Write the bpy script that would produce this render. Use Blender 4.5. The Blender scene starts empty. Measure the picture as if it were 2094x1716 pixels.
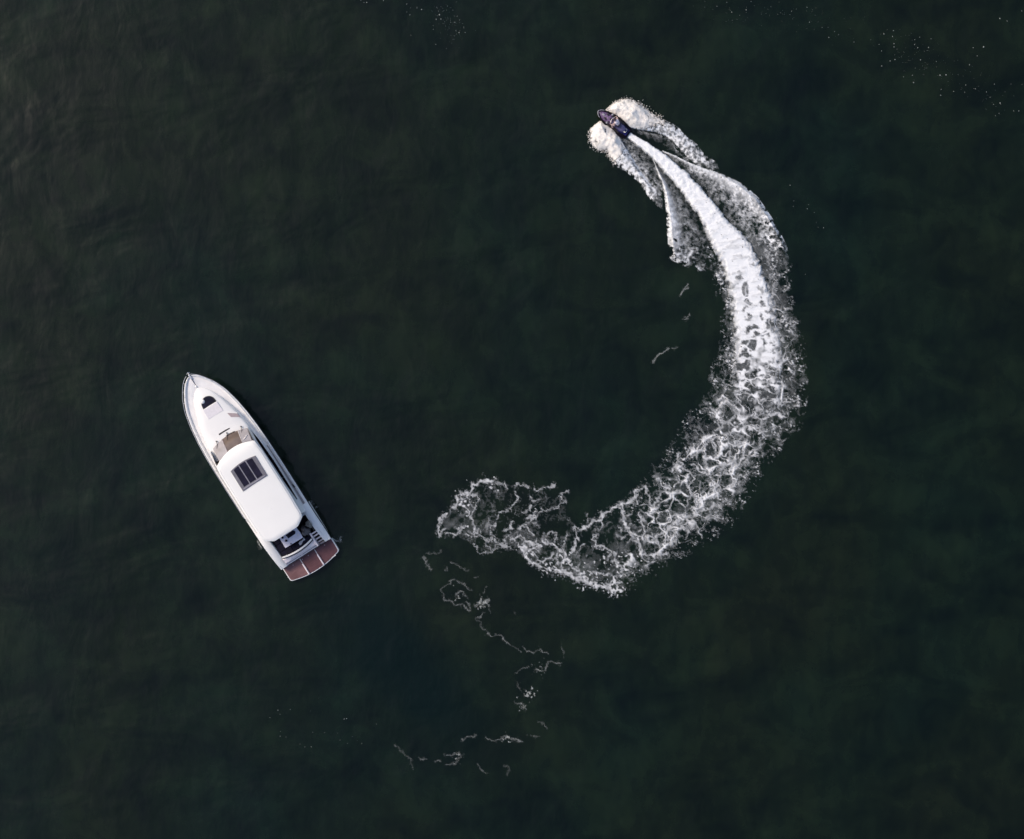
import bpy, bmesh, math, random
import numpy as np

random.seed(7)
R = math.radians
scene = bpy.context.scene
C = scene.collection

# ------------------------------------------------------------------ camera, world, sun, exposure
CAM_H = 120.0          # drone height over the water
PPM = 24.5             # survey points per metre on the water
FRAME_W = 2094 / PPM   # metres of water across the frame
cam_d = bpy.data.cameras.new('drone_camera')
cam = bpy.data.objects.new('drone_camera', cam_d)
C.objects.link(cam)
cam.location = (0, 0, CAM_H)
cam.rotation_euler = (0, 0, 0)
cam_d.sensor_fit = 'HORIZONTAL'
cam_d.sensor_width = 36
cam_d.lens = 36 * CAM_H / FRAME_W
cam_d.clip_start = 1
cam_d.clip_end = 20000
scene.camera = cam

SUN_EL = R(40)
SUN_DIR = (-0.93, 0.37)      # where the sun stands, seen from above
world = bpy.data.worlds.new('World')
scene.world = world
world.use_nodes = True
nt = world.node_tree
nt.nodes.clear()
wo = nt.nodes.new('ShaderNodeOutputWorld')
wb = nt.nodes.new('ShaderNodeBackground')
ws = nt.nodes.new('ShaderNodeTexSky')
ws.sky_type = 'NISHITA'
ws.sun_disc = False
ws.sun_elevation = SUN_EL
ws.sun_rotation = math.atan2(SUN_DIR[0], SUN_DIR[1])
ws.air_density = 0.8
ws.dust_density = 2.4
ws.ozone_density = 0.3
wb.inputs['Strength'].default_value = 0.13
nt.links.new(ws.outputs[0], wb.inputs[0])
nt.links.new(wb.outputs[0], wo.inputs[0])

sd = bpy.data.lights.new('sun', 'SUN')
sun = bpy.data.objects.new('sun', sd)
C.objects.link(sun)
sd.energy = 1.45
sd.angle = R(16)
sd.color = (1.0, 0.875, 0.72)
from mathutils import Vector, Matrix
sv = Vector((SUN_DIR[0] * math.cos(SUN_EL), SUN_DIR[1] * math.cos(SUN_EL), math.sin(SUN_EL)))
sun.rotation_euler = sv.to_track_quat('Z', 'Y').to_euler()
sun.location = sv * 200

scene.view_settings.view_transform = 'Standard'
scene.view_settings.look = 'None'
scene.view_settings.exposure = 0.55
scene.view_settings.gamma = 1.0
scene.view_settings.use_curve_mapping = False
scene.cycles.transparent_max_bounces = 16

# ------------------------------------------------------------------ materials
def mat(name, col, rough=0.5, metal=0.0, var=0.06, scale=3.0, bump=0.0, bscale=40.0, coat=0.0, spec=0.5, tint=None):
    m = bpy.data.materials.new(name)
    m.use_nodes = True
    n = m.node_tree.nodes
    l = m.node_tree.links
    b = n['Principled BSDF']
    b.inputs['Roughness'].default_value = rough
    b.inputs['Metallic'].default_value = metal
    b.inputs['Coat Weight'].default_value = coat
    b.inputs['Specular IOR Level'].default_value = spec
    tc = n.new('ShaderNodeTexCoord')
    no = n.new('ShaderNodeTexNoise')
    no.inputs['Scale'].default_value = scale
    no.inputs['Detail'].default_value = 6
    l.new(tc.outputs['Object'], no.inputs['Vector'])
    r = n.new('ShaderNodeValToRGB')
    r.color_ramp.elements[0].position = 0.3
    r.color_ramp.elements[1].position = 0.7
    lo = tuple(c * (1 - var) for c in col) if tint is None else tint
    r.color_ramp.elements[0].color = (*lo, 1)
    r.color_ramp.elements[1].color = (*(min(1, c * (1 + var)) for c in col), 1)
    l.new(no.outputs['Fac'], r.inputs[0])
    l.new(r.outputs[0], b.inputs['Base Color'])
    if bump:
        n2 = n.new('ShaderNodeTexNoise')
        n2.inputs['Scale'].default_value = bscale
        n2.inputs['Detail'].default_value = 4
        l.new(tc.outputs['Object'], n2.inputs['Vector'])
        bp = n.new('ShaderNodeBump')
        bp.inputs['Strength'].default_value = bump
        bp.inputs['Distance'].default_value = 0.02
        l.new(n2.outputs['Fac'], bp.inputs['Height'])
        l.new(bp.outputs[0], b.inputs['Normal'])
    return m

M_GEL = mat('white_gelcoat', (0.80, 0.785, 0.765), 0.32, var=0.02, scale=1.2, coat=0.3)
M_DECK = mat('pale_nonskid_deck', (0.84, 0.815, 0.795), 0.6, var=0.05, scale=1.6, bump=0.12, bscale=60)
M_ROOF = mat('white_hardtop', (0.80, 0.79, 0.765), 0.4, var=0.015, scale=0.8)
M_PAD = mat('lilac_grey_vinyl', (0.70, 0.665, 0.69), 0.65, var=0.05, scale=6, bump=0.3, bscale=25)
M_MAUVE = mat('mauve_cushion_fabric', (0.36, 0.29, 0.30), 0.7, var=0.08, scale=8)
M_CREAM = mat('cream_trim', (0.74, 0.68, 0.65), 0.4, var=0.03)
M_GLASS = mat('black_tinted_glass', (0.006, 0.004, 0.006), 0.5, var=0.3, scale=2, spec=0.0)
M_SKYGLASS = mat('dark_roof_glass', (0.012, 0.010, 0.022), 0.1, var=0.4, scale=1.5, spec=0.3)
M_FRAME = mat('grey_aluminium_frame', (0.16, 0.155, 0.18), 0.45, metal=0.2, var=0.15, scale=3)
M_MULL = mat('pale_grey_mullion', (0.30, 0.29, 0.33), 0.45, metal=0.2, var=0.1)
M_BROWN = mat('bronze_windscreen', (0.112, 0.080, 0.068), 0.12, var=0.3, scale=1.2, spec=0.4)
M_GREYGL = mat('grey_windscreen', (0.33, 0.305, 0.315), 0.15, var=0.22, scale=1.4, spec=0.4)
M_BLACK = mat('black_rubber', (0.012, 0.010, 0.010), 0.55, var=0.2)
M_NAVY = mat('navy_cockpit_fabric', (0.0035, 0.003, 0.014), 0.75, var=0.5, scale=5, spec=0.2)
M_NAVYF = mat('navy_cockpit_carpet', (0.003, 0.0025, 0.009), 0.85, var=0.5, scale=9, spec=0.15)
M_TABLE = mat('pale_lilac_table', (0.66, 0.64, 0.74), 0.45, var=0.06, scale=5)
M_PINK = mat('pinkish_white_moulding', (0.78, 0.70, 0.71), 0.4, var=0.05, scale=2)
M_STEEL = mat('stainless_steel', (0.75, 0.74, 0.74), 0.28, metal=0.9, var=0.05)
M_COVER = mat('grey_canvas', (0.115, 0.10, 0.105), 0.85, var=0.35, scale=5, bump=0.6, bscale=9)
M_OLIVE = mat('olive_grey_canvas', (0.16, 0.148, 0.135), 0.85, var=0.3, scale=5, bump=0.6, bscale=9)
M_TOWEL = mat('grey_white_cloth', (0.42, 0.42, 0.46), 0.9, var=0.25, scale=9)
M_HULLJ = mat('black_navy_jetski_hull', (0.004, 0.002, 0.006), 0.45, var=0.4, scale=3, spec=0.15)
M_BLUEJ = mat('indigo_jetski_deck', (0.013, 0.013, 0.085), 0.45, var=0.7, scale=5, spec=0.2)
M_HOODJ = mat('violet_grey_hood', (0.12, 0.075, 0.16), 0.45, var=0.6, scale=7, spec=0.25, tint=(0.03, 0.018, 0.04))
M_SEATJ = mat('slate_violet_seat', (0.115, 0.10, 0.20), 0.5, var=0.3, scale=5)
M_VEST = mat('pale_pink_vest', (0.84, 0.74, 0.77), 0.8, var=0.12, scale=9)
M_SKIN = mat('skin', (0.42, 0.30, 0.28), 0.55, var=0.08)
M_HAIR = mat('dark_brown_hair', (0.045, 0.022, 0.035), 0.6, var=0.4, scale=20)
M_SHORTS = mat('dark_swim_shorts', (0.03, 0.025, 0.06), 0.8, var=0.3)

def teak(name, col):
    m = bpy.data.materials.new(name)
    m.use_nodes = True
    n = m.node_tree.nodes
    l = m.node_tree.links
    b = n['Principled BSDF']
    b.inputs['Roughness'].default_value = 0.6
    tc = n.new('ShaderNodeTexCoord')
    mp = n.new('ShaderNodeMapping')
    mp.inputs['Scale'].default_value = (26, 1.2, 1)
    l.new(tc.outputs['Object'], mp.inputs[0])
    g = n.new('ShaderNodeTexNoise')
    g.inputs['Scale'].default_value = 1.0
    g.inputs['Detail'].default_value = 5
    l.new(mp.outputs[0], g.inputs['Vector'])
    w = n.new('ShaderNodeTexNoise')
    w.inputs['Scale'].default_value = 1.1
    l.new(tc.outputs['Object'], w.inputs['Vector'])
    a = n.new('ShaderNodeMath')
    a.operation = 'MULTIPLY_ADD'
    a.inputs[1].default_value = 0.35
    l.new(g.outputs['Fac'], a.inputs[0])
    s = n.new('ShaderNodeMath')
    s.operation = 'MULTIPLY'
    s.inputs[1].default_value = 0.65
    l.new(w.outputs['Fac'], s.inputs[0])
    l.new(s.outputs[0], a.inputs[2])
    r = n.new('ShaderNodeValToRGB')
    r.color_ramp.elements[0].position = 0.35
    r.color_ramp.elements[1].position = 0.66
    r.color_ramp.elements[0].color = (*(c * 0.72 for c in col), 1)
    r.color_ramp.elements[1].color = (col[0] * 1.25, col[1] * 1.5, col[2] * 1.5, 1)
    l.new(a.outputs[0], r.inputs[0])
    l.new(r.outputs[0], b.inputs['Base Color'])
    return m

M_TEAK = teak('wet_red_teak', (0.098, 0.030, 0.036))
M_TEAKL = teak('worn_red_teak', (0.150, 0.060, 0.063))

# ------------------------------------------------------------------ mesh helpers
def link_mesh(name, verts, faces, m, parent=None, smooth=False, loc=None):
    me = bpy.data.meshes.new(name)
    me.from_pydata(verts, [], faces)
    me.validate()
    bm = bmesh.new()
    bm.from_mesh(me)
    bmesh.ops.recalc_face_normals(bm, faces=bm.faces)
    bm.to_mesh(me)
    bm.free()
    if smooth:
        me.polygons.foreach_set('use_smooth', [True] * len(me.polygons))
    me.materials.append(m)
    o = bpy.data.objects.new(name, me)
    C.objects.link(o)
    o.parent = parent
    if loc:
        o.location = loc
    return o

def tag(o, label=None, cat=None, group=None, kind=None):
    if label: o['label'] = label
    if cat: o['category'] = cat
    if group: o['group'] = group
    if kind: o['kind'] = kind
    return o

def empty(name, loc, rz=0.0):
    o = bpy.data.objects.new(name, None)
    o.empty_display_size = 0.3
    o.location = loc
    o.rotation_euler = (0, 0, rz)
    C.objects.link(o)
    return o

class MB:
    """collects shapes for one mesh object"""
    def __init__(self):
        self.v, self.f = [], []
    def add(self, v, f):
        k = len(self.v)
        self.v += [tuple(p) for p in v]
        self.f += [tuple(i + k for i in q) for q in f]
        return self
    def loft(self, rings, closed=True, cap0=True, cap1=True):
        n = len(rings[0])
        v = [p for r in rings for p in r]
        f = []
        for i in range(len(rings) - 1):
            for j in range(n if closed else n - 1):
                a, b = i * n + j, i * n + (j + 1) % n
                f.append((a, b, b + n, a + n))
        if closed and cap0: f.append(tuple(range(n))[::-1])
        if closed and cap1: f.append(tuple(range((len(rings) - 1) * n, len(rings) * n)))
        return self.add(v, f)
    def tube(self, pts, r, seg=8):
        rings = []
        for i, p in enumerate(pts):
            p = Vector(p)
            d = Vector(pts[min(i + 1, len(pts) - 1)]) - Vector(pts[max(i - 1, 0)])
            d.normalize()
            up = Vector((0, 0, 1)) if abs(d.z) < 0.9 else Vector((1, 0, 0))
            a = d.cross(up).normalized()
            b = a.cross(d)
            rr = r[i] if isinstance(r, (list, tuple)) else r
            rings.append([tuple(p + a * rr * math.cos(t) + b * rr * math.sin(t)) for t in (2 * math.pi * k / seg for k in range(seg))])
        return self.loft(rings)
    def slab(self, outline, z0, z1, bev=0.03, zf=None):
        """closed outline (x, y); top edge rounded by bev; zf(x, y) adds to the top height"""
        pts = [Vector((x, y)) for x, y in outline]
        n = len(pts)
        area = sum(pts[i].x * pts[(i + 1) % n].y - pts[(i + 1) % n].x * pts[i].y for i in range(n))
        if area < 0: pts.reverse()
        def inset(d):
            out = []
            for i in range(n):
                a, b, c = pts[i - 1], pts[i], pts[(i + 1) % n]
                e0, e1 = (b - a).normalized(), (c - b).normalized()
                n0, n1 = Vector((-e0.y, e0.x)), Vector((-e1.y, e1.x))
                m = n0 + n1
                k = max(0.4, m.length_squared / 2)
                out.append(b + m / (2 * k) * 1.0 * d * 1.0 if True else b)
            return out
        rings = []
        add = zf or (lambda x, y: 0)
        steps = [(0, z0, 0), (0, z1 - bev, 1), (bev * 0.3, z1 - bev * 0.3, 1), (bev, z1, 1)]
        for d, z, k in steps:
            rings.append([(p.x, p.y, z + (add(p.x, p.y) if k else 0)) for p in inset(d)])
        return self.loft(rings)
    def box(self, x0, x1, y0, y1, z0, z1, bev=0.02):
        return self.slab([(x0, y0), (x1, y0), (x1, y1), (x0, y1)], z0, z1, bev)
    def dome(self, cx, cy, cz, rx, ry, rz, seg=12, rows=5):
        rings = []
        for i in range(rows):
            t = math.pi / 2 * i / (rows - 1) * 0.97
            rings.append([(cx + rx * math.cos(t) * math.cos(a), cy + ry * math.cos(t) * math.sin(a), cz + rz * math.sin(t))
                          for a in (2 * math.pi * k / seg for k in range(seg))])
        return self.loft(rings)
    def build(self, name, m, parent=None, smooth=False):
        return link_mesh(name, self.v, self.f, m, parent, smooth)

def autosmooth(o, deg=35):
    me = o.data
    me.polygons.foreach_set('use_smooth', [True] * len(me.polygons))
    bm = bmesh.new()
    bm.from_mesh(me)
    for e in bm.edges:
        if len(e.link_faces) == 2 and e.calc_face_angle(0) > R(deg):
            e.smooth = False
    bm.to_mesh(me)
    bm.free()
    return o

def at(px, py, z=0.0):
    """survey point -> metres on the water plane"""
    return ((px - 1047) / PPM, (858 - py) / PPM, z)

# ------------------------------------------------------------------ water
def make_water():
    m = bpy.data.materials.new('dark_green_sea')
    m.use_nodes = True
    n = m.node_tree.nodes
    l = m.node_tree.links
    b = n['Principled BSDF']
    b.inputs['IOR'].default_value = 1.333
    b.inputs['Roughness'].default_value = 0.14
    tc = n.new('ShaderNodeTexCoord')
    def noise(scale, detail, sx=1, sy=1, rot=0, rough=0.55, dist=0.0):
        mp = n.new('ShaderNodeMapping')
        mp.inputs['Scale'].default_value = (sx, sy, 1)
        mp.inputs['Rotation'].default_value = (0, 0, rot)
        l.new(tc.outputs['Object'], mp.inputs[0])
        t = n.new('ShaderNodeTexNoise')
        t.inputs['Scale'].default_value = scale
        t.inputs['Detail'].default_value = detail
        t.inputs['Roughness'].default_value = rough
        t.inputs['Distortion'].default_value = dist
        l.new(mp.outputs[0], t.inputs['Vector'])
        return t
    def ramp(t, stops):
        r = n.new('ShaderNodeValToRGB')
        e = r.color_ramp.elements
        while len(e) < len(stops): e.new(0.5)
        for q, (p, c) in zip(e, stops):
            q.position = p
            q.color = (*c, 1)
        l.new(t.outputs['Fac'], r.inputs[0])
        return r
    # suspended silt and algae: broad soft clouds of navy, green and brown
    big = noise(0.06, 4, 1, 0.8, R(25), 0.5, 0.4)
    r1 = ramp(big, [(0.30, (0.0028, 0.0082, 0.0056)), (0.46, (0.0040, 0.0092, 0.0051)), (0.56, (0.0047, 0.0094, 0.0048)), (0.72, (0.0056, 0.0094, 0.0048))])
    mid = noise(0.16, 5, 1, 1.5, R(18), 0.58, 0.7)  # bands also carry the swell's uneven sky reflection, put into the colour
    r2 = ramp(mid, [(0.30, (0.48, 0.58, 0.74)), (0.5, (1.0, 1.0, 1.0)), (0.70, (1.62, 1.55, 1.45))])
    mx = n.new('ShaderNodeMix')
    mx.data_type = 'RGBA'
    mx.blend_type = 'MULTIPLY'
    mx.inputs[0].default_value = 1
    l.new(r1.outputs[0], mx.inputs[6])
    l.new(r2.outputs[0], mx.inputs[7])
    st = noise(0.75, 5, 1.0, 0.55, R(-8), 0.55, 0.4)
    r3 = ramp(st, [(0.3, (0.70, 0.76, 0.86)), (0.5, (1, 1, 1)), (0.72, (1.30, 1.26, 1.20))])
    mx2 = n.new('ShaderNodeMix')
    mx2.data_type = 'RGBA'
    mx2.blend_type = 'MULTIPLY'
    mx2.inputs[0].default_value = 1
    l.new(mx.outputs[2], mx2.inputs[6])
    l.new(r3.outputs[0], mx2.inputs[7])
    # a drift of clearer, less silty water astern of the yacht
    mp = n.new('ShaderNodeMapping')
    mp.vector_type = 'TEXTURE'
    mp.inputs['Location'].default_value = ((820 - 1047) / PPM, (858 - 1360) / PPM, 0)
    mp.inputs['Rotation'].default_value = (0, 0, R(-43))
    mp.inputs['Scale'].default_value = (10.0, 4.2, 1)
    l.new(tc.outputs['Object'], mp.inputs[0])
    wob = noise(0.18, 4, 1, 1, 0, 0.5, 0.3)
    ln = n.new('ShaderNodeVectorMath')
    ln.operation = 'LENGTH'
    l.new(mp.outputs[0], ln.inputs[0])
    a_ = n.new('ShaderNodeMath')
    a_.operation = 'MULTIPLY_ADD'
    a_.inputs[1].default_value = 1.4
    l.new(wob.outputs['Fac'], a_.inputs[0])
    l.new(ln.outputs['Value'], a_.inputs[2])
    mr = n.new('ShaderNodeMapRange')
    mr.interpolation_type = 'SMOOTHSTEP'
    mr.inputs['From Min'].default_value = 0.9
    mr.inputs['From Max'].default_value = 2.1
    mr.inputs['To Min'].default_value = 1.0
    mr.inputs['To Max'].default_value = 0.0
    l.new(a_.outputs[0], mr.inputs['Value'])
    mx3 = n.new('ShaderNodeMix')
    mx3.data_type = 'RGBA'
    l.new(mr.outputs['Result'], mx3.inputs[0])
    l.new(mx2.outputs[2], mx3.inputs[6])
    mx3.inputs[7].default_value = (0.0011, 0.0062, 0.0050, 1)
    l.new(mx3.outputs[2], b.inputs['Base Color'])
    # ripples
    w1 = noise(0.42, 3, 1.0, 0.6, R(-15), 0.45, 0.4)
    w2 = noise(2.6, 3, 1.0, 0.5, R(-8), 0.5)
    ad = n.new('ShaderNodeMath')
    ad.operation = 'MULTIPLY_ADD'
    ad.inputs[1].default_value = 0.11
    l.new(w2.outputs['Fac'], ad.inputs[0])
    l.new(w1.outputs['Fac'], ad.inputs[2])
    w0 = noise(0.10, 3, 1.0, 1.7, R(16), 0.5, 0.5)
    ad2 = n.new('ShaderNodeMath')
    ad2.operation = 'MULTIPLY_ADD'
    ad2.inputs[1].default_value = 3.8
    l.new(w0.outputs['Fac'], ad2.inputs[0])
    l.new(ad.outputs[0], ad2.inputs[2])
    ad = ad2
    bp = n.new('ShaderNodeBump')
    bp.inputs['Strength'].default_value = 0.30
    bp.inputs['Distance'].default_value = 0.30
    l.new(ad.outputs[0], bp.inputs['Height'])
    l.new(bp.outputs[0], b.inputs['Normal'])
    S = 3000
    o = link_mesh('water', [(-S, -S, 0), (S, -S, 0), (S, S, 0), (-S, S, 0)], [(0, 1, 2, 3)], m)
    tag(o, 'dark green sea surface with faint soft ripples', 'water', kind='structure')
make_water()

# ------------------------------------------------------------------ motor yacht
YH = R(122.42)
YORIG = Vector((-16.394, -12.285, 0))
YOFF = -0.06
yl = Vector((-math.sin(YH), math.cos(YH), 0))
yacht = empty('motor_yacht', YORIG + yl * YOFF, YH)
tag(yacht, 'long white motor yacht with dark sunroof panes and a red-brown teak swim platform, lying still', 'yacht')

XS = [1.3, 2.2, 3.3, 5, 7, 9, 11, 12.4, 13.7, 15.0, 16.3, 17.25, 17.9, 18.32, 18.6, 18.76]
HW = [2.40, 2.46, 2.48, 2.50, 2.52, 2.52, 2.50, 2.45, 2.35, 2.17, 1.88, 1.47, 1.06, 0.72, 0.38, 0.03]
def hw(x): return float(np.interp(x, XS, HW))
def sheer(x): return float(np.interp(x, [1.3, 2.4, 3.6, 5, 10, 15, 19], [0.95, 1.35, 1.72, 1.78, 1.86, 2.06, 2.32]))
fine = sorted(set([round(v, 3) for v in np.linspace(1.3, 17.3, 41)] + [17.55, 17.8, 18.0, 18.2, 18.36, 18.5, 18.62, 18.7, 18.76]))

def build_hull():
    rings = []
    for x in fine:
        u = (x - 1.3) / (18.76 - 1.3)
        w, zs = hw(x), sheer(x)
        def lev(stem, fac, z):
            # each level has its own stem end, so the bow rakes and flares
            xx = 1.3 + u * (stem - 1.3)
            fl = fac if u < 0.55 else fac * (1 - 0.45 * ((u - 0.55) / 0.45) ** 1.5)
            return xx, w * fl, z
        k = lev(16.0, 0.0, -0.75)
        c = lev(17.2, 0.84, 0.05)
        m1 = lev(18.0, 0.92, 0.5 * zs)
        r = (x, w - 0.015, zs - 0.14)
        s = (x, w, zs)
        half = [s, r, m1, c, k]
        ring = [(a[0], a[1], a[2]) for a in half] + [(a[0], -a[1], a[2]) for a in half[-2::-1]]
        rings.append(ring)
    mb = MB()
    mb.loft(rings, closed=False)
    n = len(rings[0])
    mb.f.append(tuple(range(n)))          # transom
    autosmooth(mb.build('hull', M_GEL, yacht), 50)
build_hull()

def build_gunwale():
    mb = MB()
    prof = [(0.0, -0.05), (0.035, 0.0), (0.02, 0.05), (-0.05, 0.07), (-0.15, 0.05), (-0.19, 0.0), (-0.19, -0.10)]
    for sgn in (1, -1):
        rings = []
        for x in fine:
            if x > 18.73: continue
            w, zs = hw(x), sheer(x)
            rings.append([(x, sgn * max(0.0, w + a), zs + b) for a, b in prof])
        mb.loft(rings, closed=False)
    autosmooth(mb.build('gunwale', M_GEL, yacht), 50)
    mb = MB()
    for sgn in (1, -1):
        mb.tube([(x, sgn * (hw(x) + 0.045), sheer(x) - 0.2) for x in fine if x < 18.65], 0.035, 6)
    autosmooth(mb.build('rubbing_strake', M_BLACK, yacht))
build_gunwale()

def build_deck():
    mb = MB()
    rings = []
    for x in [q for q in fine if 3.9 <= q <= 18.68]:
        w, z = max(0.01, hw(x) - 0.18), sheer(x) - 0.07
        rings.append([(x, w * t, z + 0.04 * (1 - t * t)) for t in np.linspace(-1, 1, 9)])
    mb.loft(rings, closed=False)
    mb.build('deck', M_DECK, yacht, True)
build_deck()

# raised foredeck trunk that carries the hatch and sun pad
def trunk_w(x): return float(np.interp(x, [11.6, 13, 14.5, 16, 16.8, 17.3, 17.6], [2.06, 1.98, 1.70, 1.22, 0.86, 0.5, 0.1]))
def trunk_z(x): return float(np.interp(x, [11.6, 12.6, 13.4, 15, 16.5, 17.3, 17.6], [2.60, 2.58, 2.52, 2.46, 2.36, 2.24, 2.18]))
def build_trunk():
    mb = MB()
    rings = []
    for x in np.linspace(11.6, 17.6, 31):
        w, z, zd = trunk_w(x), trunk_z(x), sheer(x) - 0.13
        pr = [(1.0, zd), (0.985, zd + 0.55 * (z - zd)), (0.94, zd + 0.85 * (z - zd)), (0.86, z - 0.02), (0.5, z + 0.03), (0, z + 0.045)]
        ring = [(x, w * a, b) for a, b in pr] + [(x, -w * a, b) for a, b in pr[-2::-1]]
        rings.append(ring)
    mb.loft(rings, closed=True)
    autosmooth(mb.build('foredeck_trunk', M_GEL, yacht), 60)
build_trunk()

def arc_pts(x0, y0, y1, sag, n=13):
    """curve across the boat: x = x0 at the middle, sag further aft at the ends"""
    yc, h = (y0 + y1) / 2, (y1 - y0) / 2
    return [(x0 - sag * ((y - yc) / h) ** 2, y) for y in np.linspace(y0, y1, n)]

# foredeck hatch: D-shaped dark opening with a round white searchlight in its corner
hatch = MB().slab([(15.80, 0.50)] + [(15.80, -0.77)] + [(15.80 + 0.80 * math.sin(t) ** 0.8, -0.14 - 0.635 * math.cos(t)) for t in np.linspace(0.35, math.pi - 0.35, 12)], 2.30, 2.455, 0.02).build('foredeck_hatch', M_BLACK, yacht)
pts = [(15.86, 0.42), (15.86, -0.70)] + [(15.86 + 0.68 * math.sin(t) ** 0.8, -0.14 - 0.56 * math.cos(t)) for t in np.linspace(0.35, math.pi - 0.35, 12)]
MB().slab(pts, 2.40, 2.466, 0.01).build('hatch_glass', M_SKYGLASS, hatch)
sl = MB().dome(16.37, 0.20, 2.42, 0.19, 0.19, 0.14, 16, 5).build('searchlight', M_GEL, yacht, True)
MB().tube([(16.37, 0.20, 2.3), (16.37, 0.20, 2.44)], 0.22, 14).build('searchlight_base', M_PINK, sl)

# sun pad behind the hatch, three cushions side by side
MB().slab([(15.74, -0.80), (15.74, 0.54), (14.86, 0.58), (14.86, -0.86)], 2.44, 2.52, 0.05).build('sun_pad', M_PAD, yacht)
MB().slab([(14.50, -1.00), (14.04, -1.66), (13.68, -1.74), (14.06, -1.08)], 2.33, 2.52, 0.02).build('trunk_window', M_MAUVE, yacht)
MB().slab([(14.56, -0.95), (14.60, -1.05), (14.10, -1.74), (14.02, -1.70)], 2.36, 2.535, 0.015).build('window_ledge', M_GEL, yacht)
# dark vent slot ahead of the windscreen
MB().slab([(13.43, 0.50), (13.43, -0.10), (13.38, -0.52), (13.31, -0.52), (13.31, 0.50)], 2.50, 2.582, 0.01).build('vent_slot', M_BLACK, yacht)

# ------------- windscreen: three raked panes on a curved base
def ws_front(y): return 12.93 - 0.31 * ((y + 0.05) / 1.62) ** 2
def ws_back(y): return 11.78 - 0.42 * ((y + 0.2) / 1.6) ** 2
WZ0, WZ1 = 2.66, 3.62
def pane(ya, yb, m, nm='windscreen_pane'):
    mb = MB()
    rows = []
    for t in np.linspace(0, 1, 5):
        row = []
        for y in np.linspace(ya, yb, 9):
            yb_ = y * (1 - 0.04 * t)
            x = ws_front(y) * (1 - t) + ws_back(yb_) * t
            row.append((x, yb_, WZ0 + (WZ1 - WZ0) * t + 0.07 * math.sin(math.pi * t)))
        rows.append(row)
    mb.loft(rows, closed=False)
    low = [[(p[0] - 0.02, p[1], p[2] - 0.03) for p in r] for r in rows]
    mb.loft(low, closed=False)
    return mb.build(nm, m, yacht, True)
p = pane(0.50, 1.52, M_GREYGL); p['label'] = 'grey port windscreen pane'
p = pane(-0.98, 0.46, M_BROWN); p['label'] = 'brown centre windscreen pane'
p = pane(-1.74, -1.02, M_GREYGL); p['label'] = 'grey starboard windscreen pane'
def ws_line(y, t, dz=0.03):
    yb_ = y * (1 - 0.04 * t)
    return (ws_front(y) * (1 - t) + ws_back(yb_) * t, yb_, WZ0 + (WZ1 - WZ0) * t + 0.07 * math.sin(math.pi * t) + dz)
MB().tube([ws_line(0.48, t) for t in np.linspace(0, 1, 6)], 0.022, 6).build('windscreen_mullion', M_MAUVE, yacht)
MB().tube([ws_line(-1.0, t) for t in np.linspace(0, 1, 6)], 0.022, 6).build('windscreen_mullion', M_CREAM, yacht)
# white blind folded behind the starboard pane and the pale seat back showing through the glass
MB().tube([ws_line(y, t, 0.012) for y, t in ((-1.55, 0.52), (-1.3, 0.72), (-1.05, 0.86))], [0.05, 0.07, 0.03], 6).build('folded_blind', M_CREAM, yacht)
MB().tube([(ws_front(y) + 0.03, y, WZ0 + 0.02) for y in np.linspace(-0.75, 0.05, 9)], 0.03, 6).build('windscreen_gasket', M_BLACK, yacht)
for y in (1.02, -0.06, -1.32):
    w = MB().tube([(ws_front(y) + 0.22, y - 0.06, WZ0 + 0.0), (ws_front(y) - 0.05, y, WZ0 + 0.10), (ws_front(y) - 0.34, y + 0.18, WZ0 + 0.36)], [0.028, 0.02, 0.012], 6).build('wiper', M_BLACK, yacht)
    MB().tube([(ws_front(y) + 0.22, y - 0.06, WZ0 - 0.1), (ws_front(y) + 0.22, y - 0.06, WZ0 + 0.05)], 0.05, 8).build('wiper_pivot', M_BLACK, w)

# ------------- cabin sides with long dark windows
def cab_lo(x): return float(np.interp(x, [4.3, 5.5, 9, 11.5, 12.6], [1.99, 2.08, 2.09, 2.00, 1.86]))
def cab_hi(x): return float(np.interp(x, [4.3, 5.5, 9, 11.5, 12.6], [1.80, 1.86, 1.88, 1.80, 1.72]))
def cab_top(x): return float(np.interp(x, [4.3, 11.4, 12.6], [3.72, 3.66, 2.70]))
def build_cabin():
    mb = MB()
    for sgn in (1, -1):
        rows = []
        for x in np.linspace(4.3, 12.6, 24):
            zt = cab_top(x)
            z0 = sheer(x) - 0.14
            lo, hi = cab_lo(x), cab_hi(x)
            f = (zt - z0) / (3.72 - z0)
            rows.append([(x, sgn * (lo + 0.05), z0), (x, sgn * (lo + 0.02), z0 + 0.38), (x, sgn * lo, z0 + 0.45), (x, sgn * (lo + (hi - lo) * f), zt)])
        mb.loft(rows, closed=False)
    autosmooth(mb.build('cabin_side', M_GEL, yacht), 40)
    for sgn in (1, -1):
        for xa, xb in ((5.5, 7.6), (7.615, 9.8), (9.815, 12.3)):
            rows = []
            for x in np.linspace(xa, xb, 12):
                zt = cab_top(x)
                z0 = sheer(x) - 0.14
                lo, hi = cab_lo(x), cab_hi(x)
                f = (zt - z0) / (3.72 - z0)
                tap = float(np.interp(x, [5.5, 7.2, 9.5, 11.4, 12.3], [0.05, 0.75, 1.0, 0.7, 0.05]))
                def on(z):
                    k = (z - z0 - 0.45) / max(0.05, zt - z0 - 0.45)
                    return (x, sgn * (lo + (hi - lo) * f * k + 0.015), z)
                zb = z0 + 0.50 + (1 - tap) * 0.25
                zz = max(zb + 0.04, z0 + 0.5 + (zt - z0 - 0.6) * (0.30 + 0.32 * tap))
                rows.append([on(zb), on((zb + zz) / 2), on(zz)])
            mb = MB()
            mb.loft(rows, closed=False)
            mb.build('side_window', M_GLASS, yacht, True)
build_cabin()
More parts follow.
